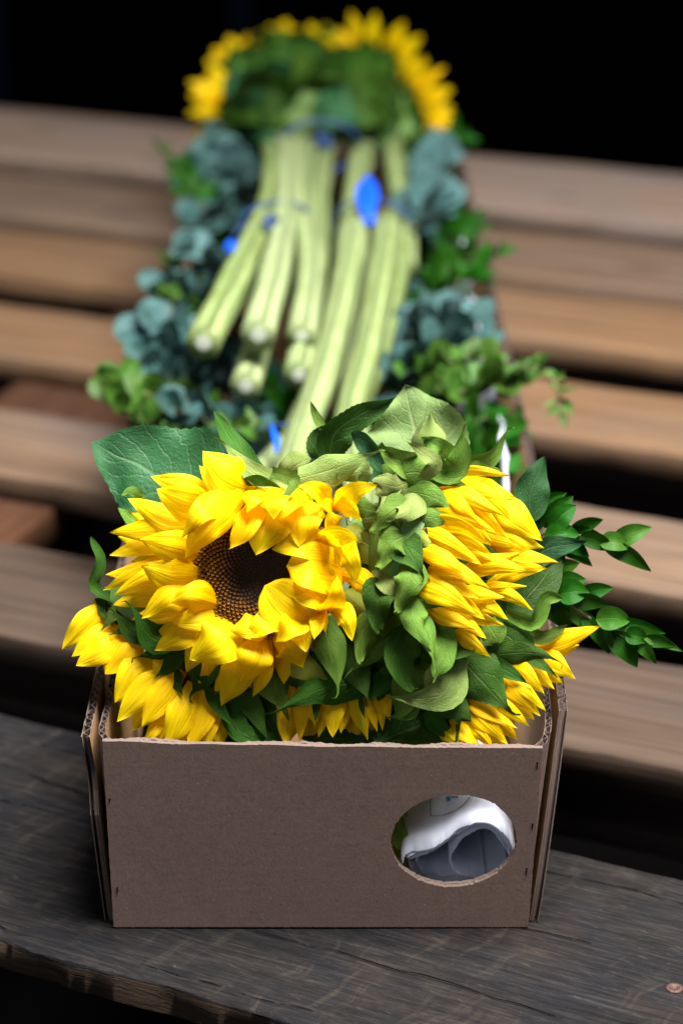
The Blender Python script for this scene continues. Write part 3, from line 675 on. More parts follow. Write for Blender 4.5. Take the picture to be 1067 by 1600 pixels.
def green(parent, pts, width, mat, prof='bract', roll=0, curl=0.5, curl2=None, name='bract', **kw):
    kw.setdefault('seed', RS.randint(0, 999)); kw.setdefault('crumple', 0.0020); kw.setdefault('ripple', 0.12)
    pts = list(pts)
    if prof in ('bract', 'ovate'):
        (xa, ya, wa), (xb, yb, wb) = pts[-2], pts[-1]; a = RS.uniform(-70, 70); dx, dy = (xb - xa) * 0.20, (yb - ya) * 0.20; ca, sa = math.cos(R_(a)), math.sin(R_(a))
        pts.append((xb + dx * ca - dy * sa, yb + dx * sa + dy * ca, wb + RS.uniform(1, 5))); width *= 0.95
        kw.setdefault('fold', RS.uniform(-0.3, 0.1)); kw.setdefault('twist', RS.uniform(-50, 50)); kw.setdefault('ns', 20)
    return blade(name, [Wp(*p) for p in pts], width * PXM * 1.1, mat, parent, roll, curl, curl2, prof, **kw)
GRP = 'sunflowers of the near bouquet'
# ---- 1. the open flower facing the camera
mainC = Wp(413, 888, 0); VN = (CAM - mainC).normalized()
F1 = thing('sunflower', mainC - VN * 0.03, 'open sunflower with brown centre facing the camera, in the near end of the box', 'sunflower', GRP)
RD = 108 * PXM
def floret_disc(parent, c, nrm, R, n=1500):
    ax = Vector(nrm).normalized(); A = RT.copy(); A = (A - ax * A.dot(ax)).normalized(); B = ax.cross(A); M = Matrix((A, B, ax)).transposed().to_4x4(); M.translation = c
    rs = random.Random(5)
    def hgt(r): q = r / R; return 0.0035 * (1 - q * q) + 0.003 * math.exp(-((q - 0.75) / 0.2) ** 2) - 0.003 * math.exp(-(q / 0.35) ** 2)
    V, Fc = [], []
    for i in range(24):
        for k in range(40): r = R * 1.03 * i / 23; a = 2 * math.pi * k / 40; V.append((r * math.cos(a), r * math.sin(a), hgt(r) - 0.0012 if i < 23 else -0.006))
    for i in range(23):
        for k in range(40): Fc.append((i * 40 + k, i * 40 + (k + 1) % 40, (i + 1) * 40 + (k + 1) % 40, (i + 1) * 40 + k))
    d = link('disc', mesh('disc', V, Fc), DISCB, parent); d.matrix_basis = M
    V, Fc = [], []; ga = math.pi * (3 - math.sqrt(5)); sp = R * math.sqrt(math.pi / n)
    for i in range(n):
        q = math.sqrt((i + 0.5) / n); r = R * q; a = i * ga; cx, cy = r * math.cos(a), r * math.sin(a); z = hgt(r) - 0.0012
        k1 = 0.30 + 0.18 * sm((q - 0.3) / 0.3); rad = sp * k1 * rs.uniform(0.85, 1.1); hh = (0.0008 + 0.0022 * sm((q - 0.4) / 0.35)) * rs.uniform(0.7, 1.3)
        lean = 0.0010 * sm((q - 0.5) / 0.5); st = len(V); lx, ly = math.cos(a) * lean, math.sin(a) * lean
        for (rr, zz, f) in ((rad * 0.75, 0, 0), (rad * 0.9, hh * 0.7, 0.7), (rad * 1.05, hh, 1.0), (rad * 0.45, hh * 0.75, 0.9)):
            for k in range(5): b = a + 2 * math.pi * k / 5; V.append((cx + rr * math.cos(b) + lx * f, cy + rr * math.sin(b) + ly * f, z + zz + (rs.uniform(-1, 1) * 0.0004 if f == 1.0 else 0)))
        for j in range(3):
            for k in range(5): Fc.append((st + j * 5 + k, st + j * 5 + (k + 1) % 5, st + (j + 1) * 5 + (k + 1) % 5, st + (j + 1) * 5 + k))
        Fc.append(tuple(st + 15 + k for k in range(5)))
    o = link('disc_florets', mesh('disc_florets', V, Fc, None, False), m_disc(R), d); o.matrix_basis = M; o['kind'] = 'stuff'
    return d
floret_disc(F1, mainC + VN * 0.001, VN, RD, 1050)
lathe('receptacle', mainC - VN * 0.006, -VN, [(RD * 1.0, 0.0), (RD * 0.98, 0.006), (RD * 0.8, 0.016), (RD * 0.45, 0.024), (0.012, 0.032), (0.009, 0.045)], CALYX, F1, 28, 0.1)
P = petal
# thin outer rays behind
for k in range(24):
    a = R_(62 + 250 * k / 23 + RS.uniform(-4, 4)); rr_ = RS.uniform(176, 214) * (1.0 if 100 < math.degrees(a) < 280 else 0.92)
    P(F1, (400 + 80 * math.cos(a), 892 - 80 * math.sin(a), -8), (388 + rr_ * math.cos(a), 896 - rr_ * math.sin(a) * 0.95, RS.uniform(-14, -4)), RS.uniform(34, 46), RS.uniform(-20, 20), -0.5, lift=2)
# outer back row
P(F1, (330, 800, -4), (172, 832, -2), 40, 0, -0.6, lift=8); P(F1, (325, 850, -6), (171, 868, -6), 34, 10, -0.5, lift=4); P(F1, (315, 880, -6), (165, 898, -8), 32, 0, -0.5, lift=3)
P(F1, (310, 890, -5), (163, 922, -9), 32, 0, -0.5, lift=3); P(F1, (300, 890, -3), (179, 930, -4), 34, -10, -0.6, lift=5); P(F1, (300, 930, -9), (178, 945, -12), 40, 25, -0.4, lift=0)
P(F1, (340, 800, -2), (200, 779, 2), 44, 5, -0.7, mid=(270, 812, 8)); P(F1, (345, 790, -2), (236, 744, 4), 40, 10, -0.6, lift=8); P(F1, (335, 795, 2), (244, 764, 14), 58, -25, -0.8, mid=(290, 788, 18))
P(F1, (398, 764, 0), (317, 704, 10), 60, 10, -0.35, mid=(356, 742, 14), crumple=0.0008, twist=0)
# left inner row
P(F1, (318, 870, 2), (219, 842, 16), 52, -15, -0.8, mid=(268, 856, 22)); P(F1, (318, 905, 2), (219, 885, 16), 66, -10, -0.7, mid=(268, 905, 17))
P(F1, (320, 925, 3), (222, 966, 12), 44, 0, -0.7, mid=(268, 932, 18)); P(F1, (345, 945, 4), (265, 941, 22), 50, -10, -0.9, mid=(302, 934, 26)); P(F1, (350, 962, 2), (264, 972, 8), 34, 20, -0.6, mid=(305, 966, 14))
P(F1, (335, 960, 0), (242, 1015, 2), 42, 10, -0.6, mid=(288, 990, 10))
# bottom
P(F1, (372, 968, 3), (297, 1031, 10), 74, 0, -0.55, mid=(338, 1000, 18)); P(F1, (395, 995, 0), (347, 1102, -4), 50, 5, -0.6, mid=(372, 1050, 8)); P(F1, (408, 990, 2), (376, 1066, 8), 52, -10, -0.8, mid=(398, 1028, 18))
P(F1, (418, 1000, -2), (394, 1089, -6), 30, 30, -0.8, mid=(410, 1050, 4)); P(F1, (430, 985, 4), (474, 1041, 8), 58, 25, -0.3, mid=(452, 1008, 14), crumple=0.001)
P(F1, (440, 968, 4), (384, 998, 18), 40, 35, 0.5, mid=(410, 978, 20), crumple=0.003); P(F1, (478, 962, 5), (428, 1002, 20), 42, 30, 0.7, mid=(455, 980, 22), crumple=0.004)
P(F1, (420, 975, 4), (360, 985, 16), 44, 20, -0.5, mid=(392, 978, 16), crumple=0.002)
P(F1, (465, 975, 6), (478, 1018, 18), 34, 20, 0.6, crumple=0.003)
# right, folded in over the disc
P(F1, (492, 978, 4), (414, 914, 16), 74, 0, 0.25, mid=(452, 950, 18), crumple=0.0006, prof='strap', twist=0); P(F1, (530, 930, 3), (450, 908, 16), 62, 15, 0.3, mid=(490, 915, 18), crumple=0.0008, prof='strap', twist=0)
P(F1, (535, 900, 3), (448, 886, 18), 66, 15, 0.3, mid=(492, 886, 20), crumple=0.0008, prof='strap', twist=0); P(F1, (522, 852, 2), (425, 858, 16), 50, 20, 0.35, mid=(475, 848, 18), crumple=0.0006, twist=0)
# top, folded down over the disc
P(F1, (470, 780, 2), (468, 854, 20), 64, 5, -0.35, mid=(470, 812, 22), crumple=0.0006, twist=0); P(F1, (425, 780, 2), (400, 867, 20), 72, 5, -0.4, mid=(416, 820, 22), crumple=0.0006, twist=0)
P(F1, (398, 780, 3), (359, 858, 20), 48, 25, -0.8, mid=(382, 818, 24), crumple=0.0006); P(F1, (385, 772, 4), (290, 874, 28), 56, -25, -0.9, mid=(332, 818, 34), twist=0); P(F1, (366, 768, 5), (284, 842, 34), 40, 15, -0.7, mid=(316, 798, 38), twist=0)
P(F1, (405, 764, 4), (388, 802, 30), 44, 20, -0.8, mid=(396, 778, 26), crumple=0.003); P(F1, (430, 760, 4), (428, 812, 32), 48, 10, -0.9, mid=(428, 782, 30), crumple=0.003); P(F1, (470, 766, 4), (434, 812, 30), 36, 20, 0.7, mid=(452, 792, 30), crumple=0.003)
P(F1, (518, 792, 4), (466, 760, 26), 36, 20, 0.6, mid=(495, 768, 24), crumple=0.002); P(F1, (520, 800, 6), (500, 790, 26), 30, 40, 0.5, crumple=0.002); P(F1, (526, 796, 6), (589, 758, 24), 32, 15, 0.45, mid=(552, 768, 24), crumple=0.001); P(F1, (520, 790, 6), (565, 813, 26), 30, 15, -0.6, mid=(544, 795, 22), crumple=0.001)
P(F1, (524, 830, 4), (516, 800, 28), 36, 40, 0.8, crumple=0.003); P(F1, (500, 846, 8), (561, 842, 26), 36, 30, 0.6, mid=(530, 834, 30), crumple=0.003); P(F1, (520, 842, 6), (556, 912, 26), 40, 20, -0.6, mid=(545, 872, 30), crumple=0.003)
P(F1, (535, 898, 4), (597, 939, 14), 34, 10, -0.5, mid=(566, 910, 16), crumple=0.001); P(F1, (503, 958, 8), (527, 898, 30), 36, 35, 0.7, mid=(524, 930, 30), crumple=0.002); P(F1, (514, 945, 6), (550, 1002, 22), 36, 15, -0.6, mid=(540, 966, 24), crumple=0.002)
P(F1, (502, 952, 8), (490, 999, 24), 26, 30, 0.8, crumple=0.002); P(F1, (505, 955, 8), (508, 990, 22), 24, 40, 0.8, crumple=0.002); P(F1, (500, 940, 2), (535, 915, 22), 34, 30, 0.6, crumple=0.003)
# its bracts and leaves
G = green
G(F1, [(420, 748, -6), (380, 716, -4), (334, 642, -12)], 40, BR_DARK, 'leaf', 20, 0.5, name='leaf'); G(F1, [(450, 752, 0), (395, 738, 6), (344, 688, 2)], 36, BR_PALE, 'bract', 10, 0.6)
G(F1, [(466, 748, 2), (530, 730, 14), (588, 706, 18)], 56, BR_PALE, 'bract', -10, -0.7, crumple=0.0004); G(F1, [(378, 752, 4), (408, 750, 10), (438, 760, 10)], 20, BR_DARK, 'leaf', 30, 0.4); G(F1, [(425, 738, 4), (462, 752, 16), (436, 788, 26)], 24, BR_MID, 'bract', 10, 0.5)
G(F1, [(600, 740, 4), (608, 775, 18), (590, 800, 20)], 48, BR_PALE, 'bract', 10, -0.6); G(F1, [(545, 790, -2), (575, 796, 8), (606, 802, 10)], 34, BR_MID, 'bract', 10, -0.6); G(F1, [(565, 815, -4), (600, 816, 8), (607, 862, 14)], 58, BR_PALE, 'bract', 0, -0.7)
G(F1, [(560, 835, -6), (585, 868, 0), (619, 877, 6)], 48, BR_LIME, 'bract', 10, -0.5); G(F1, [(545, 820, -2), (552, 840, 4), (572, 852, 4)], 36, BR_LIME, 'bract', 10, -0.5)
G(F1, [(555, 880, -8), (588, 925, 2), (650, 942, 8)], 40, BR_MID, 'bract', 0, -0.6); G(F1, [(535, 925, -6), (560, 950, 2), (589, 968, 6)], 46, BR_LIME, 'bract', 0, -0.5); G(F1, [(535, 965, -8), (555, 972, 0), (568, 976, 4)], 26, BR_LIME, 'bract', 0, -0.5)
G(F1, [(500, 965, -6), (520, 1025, 4), (528, 1084, 8)], 54, BR_MID, 'bract', 0, -0.5); G(F1, [(612, 945, -14), (588, 1002, 0), (546, 1051, 4)], 66, BR_MID, 'bract', 0, -0.5); G(F1, [(540, 985, -14), (556, 1045, -4), (577, 1095, 4)], 56, BR_DARK, 'bract', 0, -0.5)
G(F1, [(405, 1000, -12), (428, 1068, -8), (452, 1118, -6)], 84, BR_MID, 'bract', 0, -0.4); G(F1, [(430, 1015, -10), (470, 1040, -4), (512, 1062, -4)], 50, BR_LIME, 'leaf', 0, -0.4); G(F1, [(420, 1020, -6), (414, 1040, -2), (408, 1055, 0)], 16, BR_LIME, 'bract')
G(F1, [(300, 960, -14), (245, 1000, -8), (203, 943, -2)], 64, BR_DARK, 'bract', 25, 0.9); G(F1, [(262, 990, -14), (205, 985, -12), (176, 952, -10)], 44, BR_DARK, 'bract', 20, 0.7); G(F1, [(285, 1005, -12), (250, 1022, -6), (212, 1028, -4)], 34, BR_DARK, 'bract', -20, -0.5)
G(F1, [(318, 1005, -14), (316, 1058, -6), (300, 1088, -2)], 66, BR_DARK, 'bract', 10, 0.8); G(F1, [(345, 1030, -12), (340, 1070, -10), (306, 1058, 2)], 48, BR_DARK, 'bract', 20, 0.9); G(F1, [(285, 1020, -10), (262, 1045, -6), (243, 1060, -4)], 28, BR_DARK, 'bract', 10, 0.4)
G(F1, [(270, 1045, -10), (278, 1068, -6), (286, 1084, -4)], 24, BR_DARK, 'bract', 10, 0.4)
G(F1, [(352, 800, -30), (250, 744, -34), (143, 688, -42)], 190, LF_BIG, 'heart', 8, 0.15, name='leaf', serr=0.04, ns=36, nc=10, crumple=0.004); G(F1, [(250, 830, -20), (206, 810, -16), (184, 792, -14)], 34, BR_MID, 'leaf', 20, 0.5); G(F1, [(225, 780, -18), (205, 766, -14), (192, 772, -12)], 18, BR_MID, 'bract')
G(F1, [(195, 945, -24), (146, 915, -20), (156, 872, -18), (143, 838, -18)], 22, BR_DARK, 'strap', 35, 0.6); G(F1, [(180, 965, -22), (160, 945, -22), (150, 935, -20)], 30, BR_DARK, 'leaf', 10, 0.5)
# ---- 2. the half-closed flower on the right, turned to the right
C2 = Wp(668, 862, -6)
F2 = thing('sunflower', C2, 'half closed sunflower turned to the right, right of the open one', 'sunflower', GRP)
ax2 = (Wp(790, 895, 14) - Wp(650, 855, -6)).normalized()
lathe('receptacle', Wp(650, 855, -10), -ax2, [(0.030, -0.010), (0.034, 0.0), (0.033, 0.008), (0.026, 0.018), (0.014, 0.026), (0.009, 0.04)], CALYX, F2, 24, 0.1)
lathe('disc', Wp(690, 866, -10), ax2, [(0.034, -0.004), (0.032, 0.0), (0.028, 0.004), (0.015, 0.007), (0.0005, 0.008)], DISCB, F2, 24, 0.05)
RP = [(713, 737, -8, 798, 744, 2, 17), (710, 746, -2, 805, 783, 12, 22), (735, 748, -10, 806, 778, 2, 24), (691, 758, 6, 789, 807, 18, 28), (691, 766, 8, 750, 818, 22, 22), (680, 790, 6, 744, 812, 20, 20), (669, 799, 8, 776, 832, 20, 28), (664, 819, 12, 766, 851, 22, 30),
      (649, 832, 14, 752, 882, 26, 34), (649, 856, 16, 735, 902, 30, 30), (770, 780, -14, 847, 846, -6, 46), (740, 820, -16, 850, 856, -8, 38), (720, 850, -2, 776, 878, 14, 26), (735, 895, -4, 811, 864, 6, 30), (770, 880, -8, 855, 888, 2, 24), (780, 855, -14, 872, 878, -4, 22),
      (770, 912, -8, 848, 890, 0, 24), (730, 892, 4, 827, 892, 14, 28), (750, 920, 2, 823, 916, 10, 17), (659, 890, 14, 764, 919, 26, 32), (639, 912, 14, 742, 960, 28, 40), (710, 930, 10, 788, 933, 18, 28), (760, 925, 4, 831, 954, 12, 21), (722, 938, 8, 793, 968, 16, 28), (735, 965, 4, 787, 976, 10, 20),
      (669, 947, 8, 744, 985, 20, 28), (698, 978, 2, 767, 1027, 10, 28), (705, 955, 6, 760, 997, 18, 26), (735, 790, -6, 792, 842, 4, 28), (700, 800, 4, 768, 846, 14, 24), (745, 770, -8, 800, 815, 4, 28), (770, 850, -14, 835, 870, -6, 30), (655, 868, 12, 748, 908, 22, 34), (650, 900, 12, 750, 935, 22, 36),
      (672, 930, 8, 758, 968, 18, 34), (690, 840, 6, 770, 868, 14, 24)]
for (x0, y0, w0, x1, y1, w1, wd) in RP: P(F2, (x0 - (x1 - x0) * 0.10, y0 - (y1 - y0) * 0.10, w0 - 2), (x1, y1, w1), wd, RS.uniform(-25, 25), -0.7, lift=6, bow=RS.uniform(-0.10, 0.03), ridge=0.07, prof='spear')
G(F2, [(600, 748, 2), (640, 738, 14), (674, 742, 14)], 52, BR_MID, 'strap', 0, -0.5); G(F2, [(660, 748, 18), (676, 722, 22), (634, 689, 18)], 28, BR_PALE, 'bract', 20, 0.6); G(F2, [(672, 732, 6), (712, 730, 14), (724, 668, 18)], 46, BR_MID, 'bract', 10, 0.7); G(F2, [(712, 726, -6), (762, 716, -2), (794, 670, 0)], 32, BR_MID, 'bract', 20, 0.6)
G(F2, [(632, 768, 10), (670, 775, 18), (702, 792, 20)], 46, BR_MID, 'leaf', 0, -0.5); G(F2, [(630, 808, 12), (668, 808, 20), (706, 814, 22)], 44, BR_MID, 'leaf', 0, -0.5); G(F2, [(665, 748, 2), (700, 750, 10), (730, 758, 12)], 22, BR_MID, 'leaf', 0, -0.4); G(F2, [(712, 728, -6), (750, 728, -2), (783, 735, -2)], 18, BR_MID, 'leaf')
G(F2, [(645, 770, 14), (636, 800, 28), (610, 812, 30)], 50, BR_PALE, 'bract', 10, -0.6); G(F2, [(622, 836, 14), (650, 838, 20), (676, 852, 22)], 34, BR_LIME, 'leaf', 0, -0.5); G(F2, [(614, 832, 18), (646, 872, 28), (662, 902, 30)], 54, BR_DARK, 'bract', -10, 0.5); G(F2, [(632, 892, 16), (655, 900, 22), (672, 905, 22)], 34, BR_LIME, 'leaf', 0, -0.4)
G(F2, [(600, 885, 8), (615, 910, 20), (626, 928, 22)], 50, BR_PALE, 'strap', -10, 0.4); G(F2, [(625, 905, 12), (655, 935, 20), (692, 948, 20)], 44, BR_MID, 'bract', 0, -0.5); G(F2, [(620, 945, 10), (664, 985, 24), (677, 1042, 26)], 42, BR_MID, 'bract', 0, -0.6); G(F2, [(668, 958, 6), (690, 975, 12), (722, 982, 16)], 24, BR_MID, 'bract')
G(F2, [(625, 870, 4), (612, 850, 14), (606, 835, 14)], 40, BR_DARK, 'strap', 0, 0.4); G(F2, [(640, 780, 0), (612, 775, 4), (592, 770, 4)], 60, BR_MID, 'strap', 0, -0.4)
for (pts, wd, mt, cu) in [([(650, 752, 6), (620, 760, 20), (586, 752, 20)], 50, BR_PALE, -0.5), ([(645, 790, 14), (612, 800, 26), (584, 824, 22)], 54, BR_MID, -0.5), ([(640, 835, 18), (612, 850, 28), (596, 884, 24)], 54, BR_MID, -0.45), ([(636, 870, 20), (640, 905, 30), (622, 950, 28)], 54, BR_MID, -0.5),
        ([(615, 905, 12), (592, 935, 20), (590, 985, 16)], 54, BR_DARK, 0.5), ([(650, 920, 16), (648, 965, 28), (664, 1010, 26)], 50, BR_MID, -0.5), ([(600, 960, 6), (574, 985, 14), (562, 1030, 12)], 50, BR_MID, -0.4), ([(680, 975, 8), (690, 1015, 16), (678, 1060, 16)], 50, BR_MID, 0.6),
        ([(655, 728, 4), (628, 722, 12), (598, 700, 12)], 46, BR_MID, 0.5), ([(700, 720, -4), (690, 702, 6), (662, 688, 8)], 40, BR_MID, 0.5), ([(640, 985, 4), (622, 1030, 12), (640, 1075, 12)], 56, BR_DARK, 0.6), ([(735, 985, 0), (722, 1010, 10), (696, 1025, 10)], 44, BR_DARK, 0.4), ([(580, 745, 0), (560, 738, 10), (532, 744, 12)], 40, BR_PALE, -0.4)]:
    G(F2, pts, wd, mt, 'ovate', RS.uniform(-18, 18), cu, cu * 1.6, ripple=0.20, crumple=0.0030, fold=-0.12 if cu < 0 else 0.15, twist=RS.uniform(-30, 30))
# big leaves and bud behind the two upper heads
G(F2, [(515, 735, -30), (528, 672, -20), (618, 621, -22)], 66, LF_DARK, 'leaf', 25, 0.7, name='leaf', serr=0.06, ns=40, crumple=0.002); G(F2, [(640, 742, -36), (648, 676, -44), (630, 603, -50)], 170, LF_PALE, 'heart', 0, 0.35, name='leaf', serr=0.02, ns=36, nc=10, crumple=0.004); G(F2, [(548, 676, -20), (580, 700, -12), (604, 745, -8)], 36, LF_BIG, 'leaf', 30, 0.6, name='leaf')
G(F2, [(508, 676, -34), (494, 650, -34), (486, 626, -34)], 16, BR_MID, 'leaf', name='leaf'); G(F2, [(560, 745, -24), (585, 720, -22), (596, 690, -24)], 60, LF_BIG, 'leaf', -20, 0.4, name='leaf'); G(F2, [(500, 720, -40), (500, 690, -36), (520, 660, -36)], 46, LF_DARK, 'leaf', 10, 0.4, name='leaf', serr=0.06, ns=30)
G(F2, [(826, 818, -34), (830, 768, -34), (849, 714, -38)], 62, LF_BIG, 'leaf', 10, 0.4, name='leaf'); G(F2, [(800, 890, -30), (855, 858, -26), (918, 846, -30)], 46, LF_BIG, 'leaf', 10, 0.4, name='leaf'); G(F2, [(800, 960, -20), (850, 900, -26), (870, 850, -34)], 70, LF_DARK, 'leaf', 0, 0.3, name='leaf')
bd = PD(671, 702, ZM + 0.02); BUD = thing('flower_bud', bd, 'small pale green flower bud with pointed tip in front of the big leaf', 'bud')
lathe('bud_body', bd, (Vector((0.0, -0.25, 1))), [(0.001, -0.006), (0.007, -0.003), (0.0100, 0.004), (0.0095, 0.010), (0.006, 0.015), (0.003, 0.019), (0.0012, 0.024), (0.0003, 0.027)], BR_PALE, BUD, 18, 0.08)
for a in range(5):
    e = Vector((math.cos(a * 1.2566), math.sin(a * 1.2566), 0)); blade('bract', [bd + e * 0.006 - Vector((0, 0, .004)), bd + e * 0.0112 + Vector((0, 0, .005)), bd + e * 0.003 + Vector((0, 0, .021 + .003 * (a % 2)))], 0.012, BR_PALE, BUD, 0, -0.5, None, 'bract', hint=e, ns=10, nc=4)
tube('stem', [bd - Vector((0, 0, .004)), bd + Vector((0.004, 0.02, -0.03)), bd + Vector((0.0, 0.05, -0.07))], 0.003, STEM, BUD, 8, 6)
# ---- 3. lower right flower, face down
F3 = thing('sunflower', Wp(755, 1060, -24), 'sunflower drooping over the right front corner of the box', 'sunflower', GRP)
ax3 = (Wp(850, 1130, -6) - Wp(735, 1045, -16)).normalized()
lathe('receptacle', Wp(742, 1050, -34), -ax3, [(0.028, -0.010), (0.031, 0.0), (0.028, 0.008), (0.020, 0.018), (0.009, 0.03)], CALYX, F3, 22, 0.1)
lathe('disc', Wp(760, 1064, -30), ax3, [(0.026, 0.0), (0.02, 0.005), (0.0005, 0.006)], DISCB, F3, 22, 0.05)
for (x0, y0, w0, x1, y1, w1, wd) in [(767, 1049, -10, 844, 1119, -4, 32), (799, 1036, -14, 850, 1084, -6, 30), (812, 1030, -16, 866, 1077, -8, 34), (837, 1012, -20, 898, 1062, -8, 36), (836, 1012, -18, 939, 978, -8, 32), (850, 1014, -24, 905, 1008, -16, 30), (796, 1055, -8, 853, 1111, -2, 22),
        (726, 1085, -8, 808, 1139, -3, 26), (761, 1090, -8, 828, 1136, -4, 24), (727, 1098, -6, 794, 1162, -4, 32), (728, 1125, -8, 770, 1170, -4, 26), (710, 1126, -8, 752, 1172, -5, 26), (688, 1138, -8, 727, 1176, -6, 26), (770, 1120, -12, 809, 1156, -8, 24), (750, 1135, -12, 792, 1170, -10, 26), (690, 1155, -12, 705, 1185, -10, 26),
        (780, 1080, -14, 835, 1125, -8, 30), (830, 1035, -22, 880, 1068, -16, 30), (745, 1080, -10, 800, 1130, -8, 30)]:
    P(F3, (x0 - (x1 - x0) * 0.10, y0 - (y1 - y0) * 0.10, w0 - 3), (x1, y1, w1), wd, RS.uniform(-20, 20), -0.7, lift=5, bow=RS.uniform(-0.08, 0.03), ridge=0.07, prof='spear')
G(F3, [(708, 1018, -8), (752, 1062, 4), (798, 1112, 4)], 88, BR_DARK, 'bract', 0, -0.5); G(F3, [(682, 1070, -6), (706, 1100, 2), (734, 1128, 2)], 58, BR_DARK, 'leaf', 0, -0.5); G(F3, [(760, 1024, -8), (830, 1020, 4), (874, 1035, 6)], 40, BR_DARK, 'bract', 10, -0.6); G(F3, [(748, 1028, -10), (790, 1048, -2), (827, 1072, 0)], 32, BR_DARK, 'bract')
G(F3, [(820, 1020, -14), (845, 1038, -6), (868, 1058, -4)], 20, BR_DARK, 'bract'); G(F3, [(692, 1018, 0), (720, 1012, 6), (748, 1010, 6)], 28, BR_MID, 'strap', 20, -0.5); G(F3, [(758, 972, -6), (770, 988, 0), (782, 1006, 0)], 40, BR_MID, 'strap', 0, -0.5); G(F3, [(765, 975, -18), (800, 1000, -10), (838, 1030, -10)], 70, BR_DARK, 'leaf', 0, -0.4)
G(F3, [(790, 955, -14), (834, 972, -6), (852, 935, -6), (880, 934, -6)], 27, BR_MID, 'strap', 20, 0.8); G(F3, [(812, 985, -18), (850, 996, -10), (888, 976, -10)], 26, BR_MID, 'leaf', 10, 0.5); G(F3, [(665, 1110, -10), (690, 1140, -6), (715, 1150, -6)], 30, BR_DARK, 'leaf')
G(F3, [(712, 1025, 4), (690, 1085, 10), (615, 1090, 8)], 62, BR_PALE, 'bract', -20, 0.6, crumple=0.0006); G(F3, [(665, 1025, -10), (640, 1075, -4), (622, 1125, -4)], 66, BR_MID, 'leaf', 0, 0.5); G(F3, [(700, 1115, -14), (668, 1158, -8), (604, 1162, -6)], 76, BR_DARK, 'bract', 0, 0.7); G(F3, [(645, 1090, -8), (640, 1112, -4), (605, 1122, -2)], 24, BR_MID, 'bract')
G(F3, [(665, 1000, -14), (615, 1008, -6), (576, 1040, -2)], 60, BR_DARK, 'bract', 0, 0.8); G(F3, [(660, 1040, -10), (668, 1000, 0), (650, 985, 0)], 40, BR_DARK, 'leaf', 0, 0.5); G(F3, [(640, 1040, -18), (600, 1070, -14), (590, 1095, -14)], 50, BR_DARK, 'leaf', 0, 0.4); G(F3, [(680, 1040, -6), (668, 1060, 0), (664, 1075, 2)], 16, BR_PALE, 'bract')
# ---- 4. lower left flower in the box corner
F4 = thing('sunflower', Wp(300, 1060, -30), 'sunflower pressed into the left front corner of the box', 'sunflower', GRP)
ax4 = (Wp(240, 1170, -6) - Wp(300, 1050, -24)).normalized()
lathe('receptacle', Wp(305, 1045, -42), -ax4, [(0.028, -0.010), (0.031, 0.0), (0.028, 0.008), (0.020, 0.018), (0.009, 0.03)], CALYX, F4, 22, 0.1)
lathe('disc', Wp(298, 1062, -36), ax4, [(0.026, 0.0), (0.02, 0.005), (0.0005, 0.006)], DISCB, F4, 22, 0.05)
for (x0, y0, w0, x1, y1, w1, wd) in [(240, 1030, -14, 181, 1098, -6, 50), (262, 1052, -10, 184, 1128, -5, 42), (278, 1056, -8, 222, 1136, -4, 42), (300, 1078, -8, 260, 1168, -5, 46), (318, 1076, -10, 296, 1172, -6, 42), (326, 1090, -14, 322, 1172, -8, 34), (264, 1024, -14, 242, 1060, -8, 36), (244, 1108, -16, 208, 1142, -12, 34),
        (252, 1120, -14, 224, 1160, -10, 20), (346, 1110, -18, 343, 1172, -12, 32), (280, 1100, -16, 240, 1172, -12, 44), (310, 1110, -18, 280, 1180, -12, 44)]:
    P(F4, (x0 - (x1 - x0) * 0.12, y0 - (y1 - y0) * 0.12, w0 - 3), (x1, y1, w1), wd, RS.uniform(-15, 15), -0.55, lift=5, bow=RS.uniform(-0.06, 0.06), ridge=0.05)
G(F4, [(325, 1060, -12), (340, 1100, -6), (368, 1138, -4)], 26, BR_DARK, 'bract'); G(F4, [(355, 1085, -16), (375, 1140, -8), (424, 1160, -8)], 40, BR_DARK, 'leaf', 0, 0.4); G(F4, [(368, 1065, -14), (398, 1112, -8), (421, 1162, -6)], 34, BR_DARK, 'bract'); G(F4, [(330, 1070, -18), (336, 1120, -14), (330, 1160, -14)], 22, BR_DARK, 'leaf')
G(F4, [(395, 1080, -22), (420, 1130, -20), (440, 1180, -20)], 50, LF_DARK, 'leaf', 0, 0.3, name='leaf'); G(F4, [(350, 1060, -28), (370, 1120, -26), (380, 1190, -26)], 90, LF_DARK, 'leaf', 0, 0.3, name='leaf')
# ---- 5. far left flower hanging over the left wall
F5 = thing('sunflower', Wp(185, 965, -30), 'sunflower hanging over the left wall of the box', 'sunflower', GRP)
ax5 = (Wp(120, 1040, -14) - Wp(200, 960, -26)).normalized()
lathe('receptacle', Wp(205, 960, -36), -ax5, [(0.018, -0.010), (0.022, 0.0), (0.020, 0.008), (0.014, 0.016), (0.008, 0.026)], CALYX, F5, 20, 0.1)
lathe('disc', Wp(190, 972, -32), ax5, [(0.018, 0.0), (0.014, 0.004), (0.0005, 0.005)], DISCB, F5, 20, 0.05)
for (x0, y0, w0, x1, y1, w1, wd) in [(160, 950, -22, 97, 1015, -18, 36), (172, 975, -22, 112, 1026, -16, 32), (190, 985, -18, 119, 1040, -12, 46), (212, 990, -16, 164, 1054, -10, 62), (180, 955, -28, 128, 990, -24, 40), (190, 965, -28, 140, 1000, -24, 40), (165, 942, -26, 140, 958, -24, 26), (205, 1000, -22, 190, 1052, -18, 44)]:
    P(F5, (x0 - (x1 - x0) * 0.12, y0 - (y1 - y0) * 0.12, w0 - 3), (x1, y1, w1), wd, RS.uniform(-15, 15), -0.5, lift=5, bow=RS.uniform(-0.05, 0.05), ridge=0.05)
